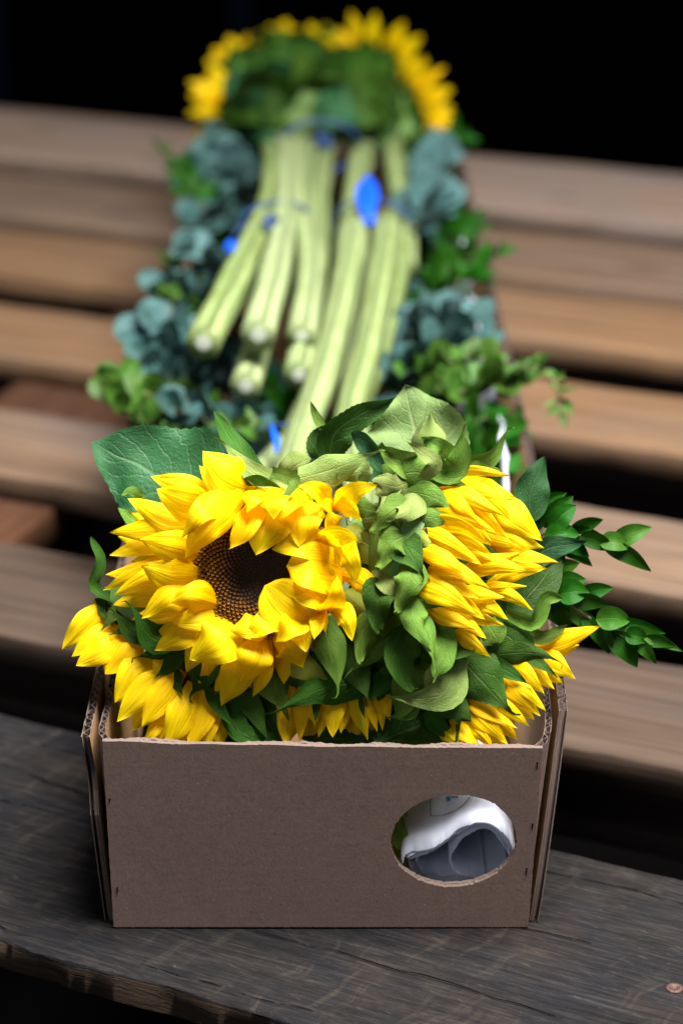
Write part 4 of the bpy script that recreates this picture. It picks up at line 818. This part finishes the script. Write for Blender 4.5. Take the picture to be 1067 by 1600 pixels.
G(F5, [(200, 950, -20), (180, 958, -16), (160, 985, -16)], 22, BR_MID, 'bract'); G(F5, [(215, 970, -18), (195, 985, -12), (172, 992, -12)], 20, BR_MID, 'bract'); G(F5, [(230, 975, -26), (200, 955, -22), (185, 940, -22)], 36, BR_DARK, 'leaf')
# ---- 6. lower middle flower, only its hanging petals show
F6 = thing('sunflower', Wp(525, 1080, -36), 'sunflower hidden under leaves, its petals hanging low in the middle of the box', 'sunflower', GRP)
lathe('receptacle', Wp(525, 1065, -52), -UP, [(0.009, -0.03), (0.020, -0.018), (0.028, -0.008), (0.031, 0.0), (0.026, 0.008), (0.0005, 0.010)], CALYX, F6, 22, 0.1)
for (x0, y0, w0, x1, y1, w1, wd) in [(458, 1085, -20, 448, 1172, -14, 34), (472, 1085, -18, 468, 1160, -14, 26), (482, 1085, -18, 492, 1135, -12, 34), (500, 1085, -22, 498, 1152, -18, 26), (522, 1090, -18, 520, 1152, -12, 38), (540, 1090, -20, 532, 1146, -14, 30), (548, 1085, -18, 574, 1157, -12, 30), (566, 1085, -18, 588, 1144, -12, 22), (590, 1082, -18, 598, 1142, -14, 18), (602, 1085, -18, 609, 1126, -14, 18),
        (510, 1090, -34, 480, 1185, -30, 40), (540, 1090, -34, 545, 1190, -30, 40), (570, 1090, -34, 600, 1180, -30, 40), (480, 1090, -34, 430, 1180, -28, 40)]:
    P(F6, (x0, y0 - 12, w0 - 4), (x1, y1, w1), wd, RS.uniform(-25, 25), -0.6, lift=4, bow=RS.uniform(-0.05, 0.05), ridge=0.07, prof='spear')
G(F6, [(585, 1065, -14), (505, 1075, -2), (429, 1112, 2)], 62, BR_DARK, 'bract', 0, -0.6, crumple=0.0005); G(F6, [(495, 1090, -12), (494, 1110, -8), (493, 1130, -8)], 14, BR_DARK, 'bract'); G(F6, [(563, 1090, -10), (566, 1105, -8), (569, 1120, -8)], 10, BR_DARK, 'bract'); G(F6, [(600, 1075, -16), (570, 1070, -8), (540, 1082, -6)], 50, BR_DARK, 'leaf', 0, -0.4)
G(F6, [(600, 1050, -16), (596, 1070, -10), (584, 1090, -6)], 34, BR_DARK, 'bract'); G(F6, [(620, 1040, -24), (590, 1030, -20), (560, 1010, -20)], 80, LF_DARK, 'leaf', 0, 0.2, name='leaf'); G(F6, [(640, 960, -24), (600, 990, -20), (570, 1030, -20)], 90, LF_DARK, 'leaf', 0, 0.2, name='leaf'); G(F6, [(700, 1000, -22), (660, 1030, -18), (630, 1060, -18)], 80, LF_DARK, 'leaf', 0, 0.2, name='leaf')
G(F6, [(620, 870, -20), (590, 900, -18), (560, 950, -20)], 80, LF_DARK, 'leaf', 0, 0.2, name='leaf'); G(F6, [(650, 1080, -30), (640, 1130, -28), (620, 1185, -28)], 80, LF_DARK, 'leaf', 0, 0.2, name='leaf'); G(F6, [(560, 1000, -20), (520, 1020, -20), (470, 1060, -24)], 90, LF_DARK, 'leaf', 0, 0.2, name='leaf')
# stems of the near bouquet, tied and running back over the greens
def Sz(x, y, z): return PZ(x, y, z)
tube('stem', [mainC - VN * 0.045, Sz(462, 708, 0.150), Sz(510, 570, 0.158), Sz(545, 420, 0.166), Sz(556, 345, 0.168)], (0.0092, 0.0125), STEM, F1, 14, 18, 0.55, wob=0.16)
tube('stem', [Wp(650, 855, -10) - ax2 * 0.035, Sz(545, 660, 0.150), Sz(572, 560, 0.156), Sz(596, 430, 0.164), Sz(606, 345, 0.166)], (0.0090, 0.0120), STEM, F2, 14, 18, 0.55, wob=0.16)
tube('stem', [Wp(742, 1050, -34) - ax3 * 0.03, Sz(560, 690, 0.118), Sz(590, 560, 0.13), Sz(622, 430, 0.142), Sz(626, 352, 0.148)], (0.008, 0.0100), STEM, F3, 12, 16, 0.55)
tube('stem', [Wp(305, 1045, -42) - ax4 * 0.03, Sz(440, 720, 0.11), Sz(490, 600, 0.128), Sz(530, 450, 0.140), Sz(540, 360, 0.145)], (0.008, 0.0095), STEM, F4, 12, 16, 0.55)
tube('stem', [Wp(205, 960, -36) - ax5 * 0.026, Sz(420, 720, 0.12), Sz(452, 690, 0.132), Sz(500, 580, 0.140), Sz(560, 400, 0.142)], (0.0075, 0.009), STEM, F5, 12, 16, 0.55)
tube('stem', [Wp(525, 1065, -52) + UP * 0.03, Sz(530, 760, 0.12), Sz(545, 620, 0.132), Sz(575, 450, 0.142), Sz(585, 352, 0.148)], (0.008, 0.0095), STEM, F6, 12, 16, 0.55)
G(F1, [(440, 752, -16), (462, 728, -10), (486, 716, -12)], 44, BR_PALE, 'strap', 0, -0.8, name='leaf')

# broad dark leaves packed under the near heads
rq = random.Random(8)
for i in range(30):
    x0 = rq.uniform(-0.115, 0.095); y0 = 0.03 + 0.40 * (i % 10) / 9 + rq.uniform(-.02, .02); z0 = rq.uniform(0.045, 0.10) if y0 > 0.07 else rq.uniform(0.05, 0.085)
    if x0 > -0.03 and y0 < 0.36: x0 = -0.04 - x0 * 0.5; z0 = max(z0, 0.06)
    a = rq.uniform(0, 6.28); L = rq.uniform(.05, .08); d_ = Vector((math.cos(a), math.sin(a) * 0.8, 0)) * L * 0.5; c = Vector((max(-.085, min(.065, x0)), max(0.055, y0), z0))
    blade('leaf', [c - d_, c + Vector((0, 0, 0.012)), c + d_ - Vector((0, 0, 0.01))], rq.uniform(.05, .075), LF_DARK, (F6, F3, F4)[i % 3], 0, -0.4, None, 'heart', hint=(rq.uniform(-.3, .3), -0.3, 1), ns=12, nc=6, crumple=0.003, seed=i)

for (x, y, yy) in ((624, 1300, 0.03), (622, 1330, 0.028), (628, 1285, 0.05)):
    a = PY(x + 4, y + 30, yy); b = PY(x, y, yy + 0.004); c = PY(x + 4, y - 26, yy + 0.01); blade('bract', [a, b, c], 0.012, BR_LIME if y != 1300 else BR_MID, F6, 20, 0.5, None, 'leaf')
for (x0, y0, z0, x1, y1, z1) in ((0.02, 0.03, .112, 0.08, 0.05, .105), (0.04, 0.06, .115, 0.10, 0.10, .11), (0.02, 0.12, .11, 0.08, 0.16, .12), (0.03, 0.2, .11, 0.09, 0.24, .12), (0.05, 0.30, .10, 0.09, 0.36, .12), (-0.02, 0.04, .105, 0.04, 0.09, .11)):
    a, c = Vector((x0, y0, z0)), Vector((x1, y1, z1)); blade('leaf', [a, (a + c) / 2 + Vector((0, 0, .008)), c], .06, LF_DARK, F3, 0, -0.3, None, 'heart', hint=(0, -0.3, 1), ns=12, nc=6, crumple=0.003)

for (pts, wd) in (([(700, 800, -44), (760, 880, -42), (800, 980, -44)], 150), ([(590, 900, -16), (568, 950, -16), (556, 1000, -18)], 70), ([(760, 900, -26), (750, 960, -26), (740, 1010, -28)], 80), ([(620, 980, -34), (640, 1050, -34), (660, 1130, -36)], 120), ([(700, 760, -40), (660, 800, -40), (610, 860, -40)], 120)):
    G(F2, pts, wd, LF_DARK, 'leaf', 0, 0.2, name='leaf')

# ================================================================== GREENS ALONG THE BOX
def leaf_mesh(name, L, Wd, prof, curl, bend, ns=8, nc=4):
    pf = PROF[prof]; V, UV, Fc = [], [], []
    for i in range(ns + 1):
        t = i / ns; hw = Wd / 2 * pf(t)
        for j in range(nc + 1):
            s = -1 + 2 * j / nc; V.append((s * hw, t * L, curl * hw * s * s * 1.2 + bend * L * t * t)); UV.append((j / nc, t))
    for i in range(ns):
        for j in range(nc): a = i * (nc + 1) + j; Fc.append((a, a + 1, a + nc + 2, a + nc + 1))
    return mesh(name, V, Fc, UV)
LM = {}
def leaf_data(kind, mat):
    k = (kind, mat.name)
    if k not in LM:
        if kind == 'round': v = [leaf_mesh('leaf', 1, 0.92, 'round', 0.25, 0.05), leaf_mesh('leaf', 1, 0.85, 'round', -0.2, -0.12), leaf_mesh('leaf', 1, 0.8, 'round', 0.3, 0.18)]
        elif kind == 'oval': v = [leaf_mesh('leaf', 1, 0.52, 'leaf', 0.25, -0.1), leaf_mesh('leaf', 1, 0.46, 'leaf', 0.3, 0.1), leaf_mesh('leaf', 1, 0.56, 'leaf', 0.2, -0.2)]
        else: v = [leaf_mesh('leaf', 1, 0.34, 'leaf', 0.3, -0.15), leaf_mesh('leaf', 1, 0.30, 'leaf', 0.3, 0.1)]
        for m_ in v: m_.materials.append(mat)
        LM[k] = v
    return LM[k]
RG = random.Random(99)
def sprig(name, label, cat, pts, n, size, mat, kind='round', stem_r=0.0016, grp=None, up=0.5, seed=0, spread=1.0, tipleaf=True):
    """pts are world points of the twig; leaves leave it in twisted pairs"""
    n = int(n * (2.4 if name == 'eucalyptus_sprig' else 1.9)); size *= 0.84; rg = random.Random(seed + 5); path = spline(pts, 40); root = thing(name, path[0], label, cat, grp)
    tube('stem', pts, (stem_r, stem_r * 0.5), TWIG, root, 6, 10)
    data = leaf_data(kind, mat)
    for i in range(n):
        s = 0.08 + 0.92 * (i // 2) / max(1, (n - 1) // 2); k = min(38, int(s * 39)); p = path[k]; T = (path[k + 1] - path[k]).normalized()
        A = T.cross(Vector((0, 0, 1))); A = A.normalized() if A.length > 0.05 else Vector((1, 0, 0)); B = A.cross(T).normalized()
        sd = 1 if i % 2 else -1; ang = (i // 2) * 1.2 + rg.uniform(-0.5, 0.5)
        out = (A * sd * math.cos(ang * 0.5) * spread + B * (math.sin(ang) * 0.5 + up * 0.6)).normalized()
        ydir = (out * 0.95 + T * rg.uniform(0.1, 0.75)).normalized()
        if i >= n - 1 and tipleaf: ydir = (T + B * 0.15).normalized()
        zdir = (Vector((0, -0.45, 0.9)) + Vector((rg.uniform(-.6, .6), rg.uniform(-.6, .6), rg.uniform(-.2, .3)))); zdir = (zdir - ydir * zdir.dot(ydir)).normalized()
        xdir = ydir.cross(zdir); sz = size * rg.uniform(0.6, 1.15) * (1 - 0.25 * s)
        M = Matrix((xdir * sz, ydir * sz, zdir * sz)).transposed().to_4x4(); M.translation = p
        o = bpy.data.objects.new('leaf', data[rg.randrange(len(data))]); col.objects.link(o); o.parent = root; o.matrix_parent_inverse = parent_inv(root); o.matrix_basis = M
    return root
def zp(*a): return [PZ(x, y, z) for (x, y, z) in a]
EG, GG = 'eucalyptus sprigs along the box', 'green sprigs along the box'
E_ = lambda lab, pts, n, s, m=EUCA, sd=0: sprig('eucalyptus_sprig', lab, 'eucalyptus', zp(*pts), n, s, m, 'round', 0.002, EG, 0.6, sd)
G_ = lambda lab, pts, n, s, m=GREENB, sd=0, k='oval': sprig('leafy_sprig', lab, 'foliage', zp(*pts), n, s, m, k, 0.0016, GG, 0.6, sd)
# left side, near to far
G_('bright green round-leaved sprig at the left wall just behind the near sunflower leaf', [(300, 690, .10), (225, 655, .135), (170, 618, .15)], 16, .034, GREENB, 1, 'round')
G_('bright green sprig curling over the left wall below the blue-green leaves', [(330, 640, .11), (240, 620, .145), (178, 590, .155)], 14, .030, GREENB, 2, 'round')
E_('blue-green eucalyptus sprig lowest on the left, behind the near leaves', [(400, 690, .10), (330, 660, .13), (270, 640, .15)], 16, .036, EUCA, 3)
E_('blue-green eucalyptus sprig at the left wall beside the lowest cut stems', [(358, 600, .11), (283, 560, .14), (223, 535, .15)], 18, .042, EUCA, 4)
E_('pale blue-green eucalyptus sprig spilling over the left wall', [(322, 560, .12), (257, 520, .15), (217, 505, .155)], 14, .042, EUCA_L, 5)
E_('blue-green eucalyptus sprig left of the topmost cut stem', [(355, 510, .11), (295, 470, .14), (250, 450, .15)], 18, .040, EUCA, 6)
E_('pale eucalyptus sprig left of the blue tag', [(400, 450, .11), (335, 415, .145), (288, 395, .155)], 16, .040, EUCA_L, 7)
G_('small yellow-green sprig in the left eucalyptus', [(325, 500, .12), (275, 470, .15), (260, 455, .155)], 8, .024, GREENB, 8, 'round')
E_('eucalyptus sprig left of the tied far stems', [(422, 380, .11), (352, 350, .14), (302, 350, .15)], 16, .042, EUCA, 9)
G_('dark green sprig leaning out over the left wall at mid length', [(375, 370, .12), (315, 320, .15), (277, 262, .165)], 20, .034, GREEND, 10)
G_('dark thin twig sticking up at the far left of the box', [(310, 300, .13), (270, 260, .17), (244, 225, .20)], 12, .024, GREEND, 11, 'thin')
E_('grey-green eucalyptus sprig under the far left sunflower', [(415, 320, .11), (365, 280, .14), (333, 240, .155)], 18, .044, EUCA_L, 12)
E_('dark eucalyptus sprig beside the far bundle of stems', [(420, 300, .09), (380, 260, .12), (345, 225, .14)], 18, .046, EUCA, 13)
E_('eucalyptus sprig deep between cut stems and left wall', [(420, 620, .07), (350, 570, .085), (300, 540, .09)], 18, .042, EUCA, 14)
E_('shaded eucalyptus sprig under the cut stem ends', [(480, 690, .08), (420, 640, .09), (370, 560, .09)], 20, .042, EUCA, 15)
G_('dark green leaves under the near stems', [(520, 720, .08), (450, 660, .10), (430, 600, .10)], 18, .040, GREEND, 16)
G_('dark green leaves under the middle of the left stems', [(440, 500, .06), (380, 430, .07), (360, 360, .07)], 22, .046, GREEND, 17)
G_('bright green leaf sprig peeping out beside the blue band below the stems', [(420, 700, .12), (380, 672, .14), (350, 668, .15)], 8, .030, GREENB, 18)
# right side, near to far
G_('dark green sprig in the right near corner behind the flower bud', [(640, 720, .08), (710, 670, .12), (770, 650, .135)], 18, .036, GREEND, 21)
G_('bright green sprig across the right wall behind the near bouquet', [(650, 650, .11), (720, 612, .145), (800, 590, .155)], 18, .036, GREENB, 22, 'round')
G_('long light green sprig hanging out over the right wall', [(740, 620, .14), (820, 575, .165), (862, 590, .165), (878, 650, .145)], 18, .024, GREENB, 23)
E_('eucalyptus sprig on the right beside the near stems', [(610, 620, .11), (670, 560, .14), (740, 535, .15)], 18, .044, EUCA, 24)
E_('pale eucalyptus sprig on the right at mid length', [(620, 540, .11), (680, 500, .14), (730, 490, .15)], 14, .040, EUCA_L, 25)
G_('bright green sprig on the right under the pale eucalyptus', [(640, 600, .12), (700, 565, .155), (770, 560, .16)], 16, .030, GREENB, 26, 'round')
G_('dark glossy sprig on the right next to the newspaper lining', [(640, 500, .10), (700, 450, .14), (745, 425, .145)], 24, .036, GREEND, 27)
G_('dark green sprig leaning over the right wall at mid length', [(660, 450, .11), (720, 405, .15), (775, 398, .155)], 20, .034, GREEND, 28)
E_('large-leaved pale eucalyptus sprig right of the bright blue band', [(620, 400, .11), (660, 340, .15), (680, 285, .165)], 14, .050, EUCA_L, 29)
E_('pale eucalyptus sprig far right under the far sunflower', [(628, 340, .11), (668, 280, .15), (683, 240, .165)], 14, .048, EUCA_L, 30)
G_('dark sprig at the far right end of the box', [(650, 280, .12), (690, 235, .155), (715, 215, .165)], 16, .040, GREEND, 31)
E_('shaded eucalyptus sprig under the right stems', [(600, 560, .06), (630, 450, .07), (650, 380, .07)], 20, .046, EUCA, 32)
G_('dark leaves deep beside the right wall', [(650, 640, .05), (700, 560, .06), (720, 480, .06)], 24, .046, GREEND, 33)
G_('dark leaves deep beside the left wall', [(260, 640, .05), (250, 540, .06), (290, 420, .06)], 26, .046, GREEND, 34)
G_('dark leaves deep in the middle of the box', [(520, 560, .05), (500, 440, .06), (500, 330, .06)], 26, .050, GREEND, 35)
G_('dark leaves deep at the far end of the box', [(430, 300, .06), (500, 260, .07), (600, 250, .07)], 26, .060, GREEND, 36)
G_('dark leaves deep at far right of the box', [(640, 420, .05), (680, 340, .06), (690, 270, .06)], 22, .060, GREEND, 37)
G_('dark green leaves in the box just behind the half closed sunflower', [(640, 800, .09), (720, 760, .105), (800, 740, .12)], 24, .044, GREEND, 38)
G_('dark green leaves along the right wall behind the flower bud', [(660, 760, .09), (730, 720, .11), (800, 660, .125)], 24, .042, GREEND, 39)
E_('shaded eucalyptus sprig across the box behind the near heads', [(330, 760, .09), (430, 740, .10), (560, 720, .10)], 22, .044, EUCA, 40)
E_('shaded eucalyptus sprig at the right behind the bud', [(560, 700, .08), (650, 680, .10), (740, 690, .11)], 20, .044, EUCA, 41)
E_('eucalyptus sprig along the left wall between the blue tag and the far flowers', [(360, 350, .10), (318, 300, .135), (300, 262, .145)], 16, .042, EUCA, 42)
E_('eucalyptus sprig along the left wall above the bright green leaves', [(310, 620, .10), (262, 600, .13), (232, 575, .14)], 16, .042, EUCA, 43)
G_('dark green sprig tucked along the left wall beside the cut stem ends', [(330, 470, .09), (280, 440, .12), (262, 415, .135)], 16, .038, GREEND, 44)
E_('eucalyptus sprig tucked along the right wall below the dark leaves', [(650, 560, .09), (715, 520, .12), (752, 500, .13)], 16, .042, EUCA, 45)
G_('dark green sprig tucked along the right wall beside the far band', [(650, 430, .09), (700, 380, .12), (735, 350, .13)], 16, .040, GREEND, 46)
# glossy sprigs sticking out right of the near bouquet
def ruscus(label, stem, leaves, sd):
    root = thing('glossy_sprig', Wp(*stem[0]), label, 'foliage', 'glossy sprigs beside the near bouquet')
    tube('stem', [Wp(*p) for p in stem], (0.0016, 0.0008), TWIG, root, 7, 12)
    for (x0, y0, x1, y1, wd, roll, wq) in leaves:
        blade('leaf', [Wp(x0, y0, wq), Wp((x0 + x1) / 2 + (y1 - y0) * 0.06, (y0 + y1) / 2 - (x1 - x0) * 0.06, wq + 3), Wp(x1, y1, wq)], wd * PXM * 1.1, RS.choice((GREEND, GREEND, GREENM)), root, roll, 0.35, None, 'leaf', fold=0.12, seed=sd, ns=12, nc=6)
GREENM = m_leaf('glossy_mid_leaf', (0.02, 0.11, 0.012), (0.05, 0.18, 0.022), (0.10, 0.24, 0.05), 0.4, 0.36, 0.25, 0.15, 8.0, 0.3, 0.0, 4.0)
ruscus('upper glossy dark green sprig pointing right beside the half closed sunflower', [(820, 850, -44), (870, 825, -42), (925, 845, -40), (985, 856, -40)],
       [(840, 830, 830, 775, 40, 10, -40), (850, 825, 895, 775, 40, 20, -42), (860, 825, 900, 790, 38, 0, -40), (905, 838, 960, 860, 30, 10, -39), (890, 832, 942, 812, 30, 30, -41), (935, 845, 985, 856, 34, -20, -38), (955, 852, 1018, 824, 34, 0, -40), (940, 850, 1017, 893, 30, 10, -41), (860, 835, 920, 870, 34, 10, -44), (850, 840, 905, 835, 40, -15, -38), (870, 835, 935, 832, 28, 30, -43),
        (845, 850, 880, 890, 40, 10, -46), (862, 845, 925, 885, 28, 0, -47), (830, 800, 885, 770, 30, 20, -48)], 3)
ruscus('lower glossy dark green sprig pointing right above the box corner', [(810, 930, -40), (870, 930, -36), (920, 965, -34), (985, 995, -34), (1040, 1012, -34)],
       [(860, 925, 915, 905, 44, 0, -34), (870, 930, 920, 925, 44, -10, -32), (890, 940, 950, 945, 30, 20, -33), (900, 935, 958, 918, 30, 10, -36), (905, 955, 945, 1018, 26, 10, -36), (930, 968, 985, 970, 40, 0, -30), (945, 975, 1040, 990, 24, 10, -33), (960, 985, 1066, 1018, 26, 0, -33), (950, 985, 995, 1043, 40, 10, -35), (985, 995, 1025, 1038, 24, 20, -33), (975, 992, 1012, 1000, 30, 0, -31),
        (935, 975, 950, 1022, 34, 20, -36), (880, 945, 930, 990, 30, 10, -38), (1000, 1000, 1055, 1010, 22, 10, -32), (850, 935, 890, 985, 40, 10, -42), (840, 920, 880, 880, 44, 0, -40), (850, 900, 905, 880, 36, 20, -44)], 4)

# ================================================================== FAR BOUQUET
def far_flower(label, c, axis, rad, n, stem_pts, stem_r=(0.010, 0.012), cup=0.6, seed=0, cap=True, bracts=12, leafs=()):
    rg = random.Random(seed); ax = Vector(axis).normalized(); A = ax.orthogonal().normalized(); B = ax.cross(A)
    f = thing('sunflower', c, label, 'sunflower', 'sunflowers of the far bouquet'); rd = rad * 0.42
    lathe('receptacle', c, -ax, [(rd, -0.006), (rd * 1.02, 0), (rd * 0.9, 0.010), (rd * 0.5, 0.02), (0.010, 0.032)], CALYX, f, 20, 0.1)
    lathe('disc', c + ax * 0.007, ax, [(rd * 0.96, 0), (rd * 0.7, 0.005), (0.0005, 0.006)], DISCB, f, 20)
    for k in range(n):
        a = 2 * math.pi * k / n + rg.uniform(-.1, .1); e = A * math.cos(a) + B * math.sin(a); L = (rad - rd) * rg.uniform(0.85, 1.15); cu = cup * rg.uniform(0.7, 1.2)
        b0 = c + e * rd * 0.95; m = b0 + e * L * 0.55 + ax * L * cu * 0.35; t = b0 + e * L + ax * L * cu
        blade('petal', [b0, m, t], rg.uniform(0.015, 0.022), MP, f, rg.uniform(-25, 25), -0.5, None, 'petal', hint=(-ax + e * 0.6), ns=8, nc=4, seed=k)
    for k in range(bracts):
        a = 2 * math.pi * (k + 0.5) / bracts + rg.uniform(-.15, .15); e = A * math.cos(a) + B * math.sin(a); L = rg.uniform(0.030, 0.042)
        b0 = c + e * rd * 0.7 - ax * 0.012
        blade('bract', [b0, b0 + e * L * 0.6 + ax * 0.006, b0 + e * L - ax * rg.uniform(-0.01, 0.012)], rg.uniform(0.018, 0.026), rg.choice((BR_MID, BR_DARK, BR_DARK)), f, rg.uniform(-20, 20), -0.4, None, 'bract', hint=(-ax + e * 0.6), ns=8, nc=4, seed=k)
    for (pts, wd, mt) in leafs: blade('leaf', pts, wd, mt, f, 0, 0.3, None, 'heart', serr=0.03, ns=20, nc=6, crumple=0.003)
    if stem_pts: tube('stem', [c - ax * 0.03] + stem_pts, stem_r, STEM, f, 14, 16, 0.45 if cap else None, wob=0.18)
    return f
YF = 1.36
def FP(x, y, Y=YF): return PY(x, y, Y)
def lf(x0, y0, Y0_, x1, y1, Y1_, wd, mt): return ([FP(x0, y0, Y0_), FP((x0 + x1) / 2, (y0 + y1) / 2 - 8, (Y0_ + Y1_) / 2 - 0.01), FP(x1, y1, Y1_)], wd, mt)
far_flower('far sunflower at the left end of the far bouquet, facing left', FP(362, 172, 1.38), (-0.85, 0.35, -0.05), 0.053, 15, [FP(420, 210, 1.30), PZ(425, 300, .175), PZ(385, 400, .182), PZ(318, 536, .186)], (0.0085, 0.0135), 0.9, 1, leafs=[lf(430, 190, 1.27, 350, 120, 1.30, .08, LF_BIG), lf(400, 220, 1.26, 360, 170, 1.27, .07, LF_DARK)])
far_flower('far sunflower at the upper left of the far bouquet', FP(372, 108, 1.42), (-0.45, 0.8, 0.25), 0.037, 12, [FP(440, 190, 1.31), PZ(448, 300, .180), PZ(430, 420, .184), PZ(404, 524, .184)], (0.0085, 0.0135), 0.4, 2, leafs=[lf(450, 170, 1.28, 400, 90, 1.33, .09, LF_DARK), lf(440, 200, 1.26, 390, 150, 1.28, .07, LF_BIG)])
far_flower('far sunflower peeping over the top left of the far bouquet', FP(438, 78, 1.46), (-0.1, 0.9, 0.35), 0.034, 11, [FP(465, 190, 1.31), PZ(470, 300, .172), PZ(484, 420, .172), PZ(471, 526, .168)], (0.009, 0.0115), 0.3, 3, leafs=[lf(480, 170, 1.28, 450, 80, 1.36, .09, LF_BIG), lf(470, 180, 1.25, 500, 110, 1.30, .08, LF_DARK)])
far_flower('far sunflower peeping over the top middle of the far bouquet', FP(501, 82, 1.46), (0.05, 0.9, 0.35), 0.037, 12, [FP(490, 190, 1.31), PZ(470, 300, .150), PZ(430, 450, .150), PZ(384, 604, .148)], (0.008, 0.0118), 0.3, 4, leafs=[lf(510, 180, 1.27, 530, 90, 1.33, .09, LF_DARK), lf(540, 190, 1.26, 560, 120, 1.28, .08, LF_BIG)])
far_flower('tallest far sunflower at the upper right of the far bouquet', FP(580, 122, 1.42), (0.30, 0.85, 0.20), 0.074, 17, [FP(520, 200, 1.30), PZ(500, 300, .155), PZ(490, 450, .152), PZ(467, 586, .150)], (0.008, 0.0118), 0.3, 5, leafs=[lf(540, 200, 1.26, 610, 130, 1.30, .09, LF_DARK), lf(520, 170, 1.27, 570, 80, 1.34, .08, LF_DARK)])
far_flower('far sunflower at the right end of the far bouquet, facing right', FP(628, 165, 1.38), (0.75, 0.5, 0.05), 0.062, 16, [FP(575, 215, 1.30), PZ(562, 260, .150), PZ(550, 330, .142), PZ(538, 420, .128)], (0.010, 0.012), 0.7, 6, leafs=[lf(560, 200, 1.25, 630, 190, 1.27, .07, LF_DARK)])
far_flower('lowest far sunflower at the right, its stem the rightmost', FP(650, 205, 1.36), (0.85, 0.35, -0.05), 0.054, 15, [FP(612, 222, 1.30), PZ(618, 260, .150), PZ(628, 330, .142), PZ(632, 420, .130)], (0.010, 0.012), 0.8, 7)
# leaves hanging over the tied neck of the far bouquet
NECK = thing('leaf_cluster', FP(490, 190, 1.25), 'cluster of green sunflower leaves over the neck of the far bouquet', 'foliage')
rg = random.Random(3)
for k in range(26):
    a = R_(-30 + 240 * (k % 13) / 12 + rg.uniform(-8, 8)); r0, r1 = 20, (rg.uniform(120, 142) if k % 4 == 0 else rg.uniform(80, 125))
    x0, y0 = 490 + r0 * math.cos(a), 165 - r0 * math.sin(a); x1, y1 = 492 + r1 * math.cos(a) * 1.15, 160 - r1 * math.sin(a) * 0.8
    Ya = 1.24 + rg.uniform(-.01, .03)
    blade('leaf', [FP(x0, y0, Ya), FP((x0 + x1) / 2, (y0 + y1) / 2 - 6, Ya - 0.015), FP(x1, y1, Ya + 0.05)], rg.uniform(.04, .065), rg.choice((LF_DARK, LF_DARK, LF_BIG, BR_DARK)), NECK, rg.uniform(-35, 35), 0.4, None, 'heart', ns=12, nc=6, crumple=0.003, seed=k)
for (pts, wd, mt) in (lf(480, 205, 1.22, 510, 140, 1.25, .05, LF_PALE), lf(470, 215, 1.21, 450, 160, 1.24, .045, LF_PALE), lf(500, 200, 1.21, 545, 150, 1.24, .045, LF_BIG)):
    blade('leaf', pts, wd, mt, NECK, 0, 0.4, None, 'leaf', ns=14, nc=6, crumple=0.003)

# ------------------------------------------------------------------ blue bands round the stems
def band(label, centre, axis, rx, rz, mat, tag_pts=None, tag_w=0.016, width=0.008):
    ax = Vector(axis).normalized(); A = ax.cross(Vector((0, 0, 1))).normalized(); B = A.cross(ax).normalized(); b = thing('rubber_band', centre, label, 'rubber band', 'blue bands round the stems')
    V, Fc = [], []; n = 36; sec = [(-0.5, 0), (-0.5, 1), (0.5, 1), (0.5, 0)]
    for k in range(n):
        a = 2 * math.pi * k / n; e = A * math.cos(a) * rx + B * math.sin(a) * rz; en = e.normalized()
        for (s, h) in sec: V.append(centre + e + en * h * 0.0016 + ax * s * width * (1 + 0.25 * math.sin(3 * a)))
    for k in range(n):
        for j in range(4): q = k * 4; r = ((k + 1) % n) * 4; Fc.append((q + j, q + (j + 1) % 4, r + (j + 1) % 4, r + j))
    link('loop', mesh('loop', [v - centre for v in V], Fc), BLUE_D, b, centre)
    if tag_pts:
        for s in (0, 1):
            o = blade('tail', tag_pts, tag_w * (1 - 0.3 * s), mat, b, 60 * s, 0.5, None, 'petal', ns=10, nc=6, crumple=0.002, seed=s)
            sol = o.modifiers.new('solid', 'SOLIDIFY'); sol.thickness = 0.0018
    return b
band('bright blue band with an upright knot on the right hand stems', PZ(580, 352, .150), Vector((0.12, 1, 0)), 0.036, 0.024, BLUE, [PZ(578, 352, .176), PZ(574, 325, .186), PZ(575, 272, .190)], 0.022, 0.005)
band('dark blue band round the neck of the far stems', FP(500, 228, 1.19), Vector((-0.1, 1, 0)), 0.040, 0.026, BLUE_D, [FP(500, 232, 1.15), FP(505, 222, 1.15), FP(515, 212, 1.15)], 0.022, 0.010)
band('grey-blue band on the left bundle of cut stems', PZ(432, 352, .172), Vector((-0.22, 1, 0)), 0.034, 0.021, BLUE_D, [PZ(412, 352, .196), PZ(424, 345, .198), PZ(438, 342, .198)], 0.012, 0.006)
band('blue band end hanging left of the bundle of cut stems', PZ(392, 380, .172), Vector((-0.3, 1, 0)), 0.017, 0.017, BLUE, [PZ(370, 395, .170), PZ(363, 385, .172), PZ(367, 372, .176)], 0.012, 0.003)
band('thin blue band low on the stems just behind the near bouquet', PZ(452, 700, .126), Vector((0.3, 1, 0)), 0.030, 0.018, BLUE, [PZ(432, 705, .150), PZ(432, 685, .150), PZ(424, 662, .148)], 0.003, 0.002)
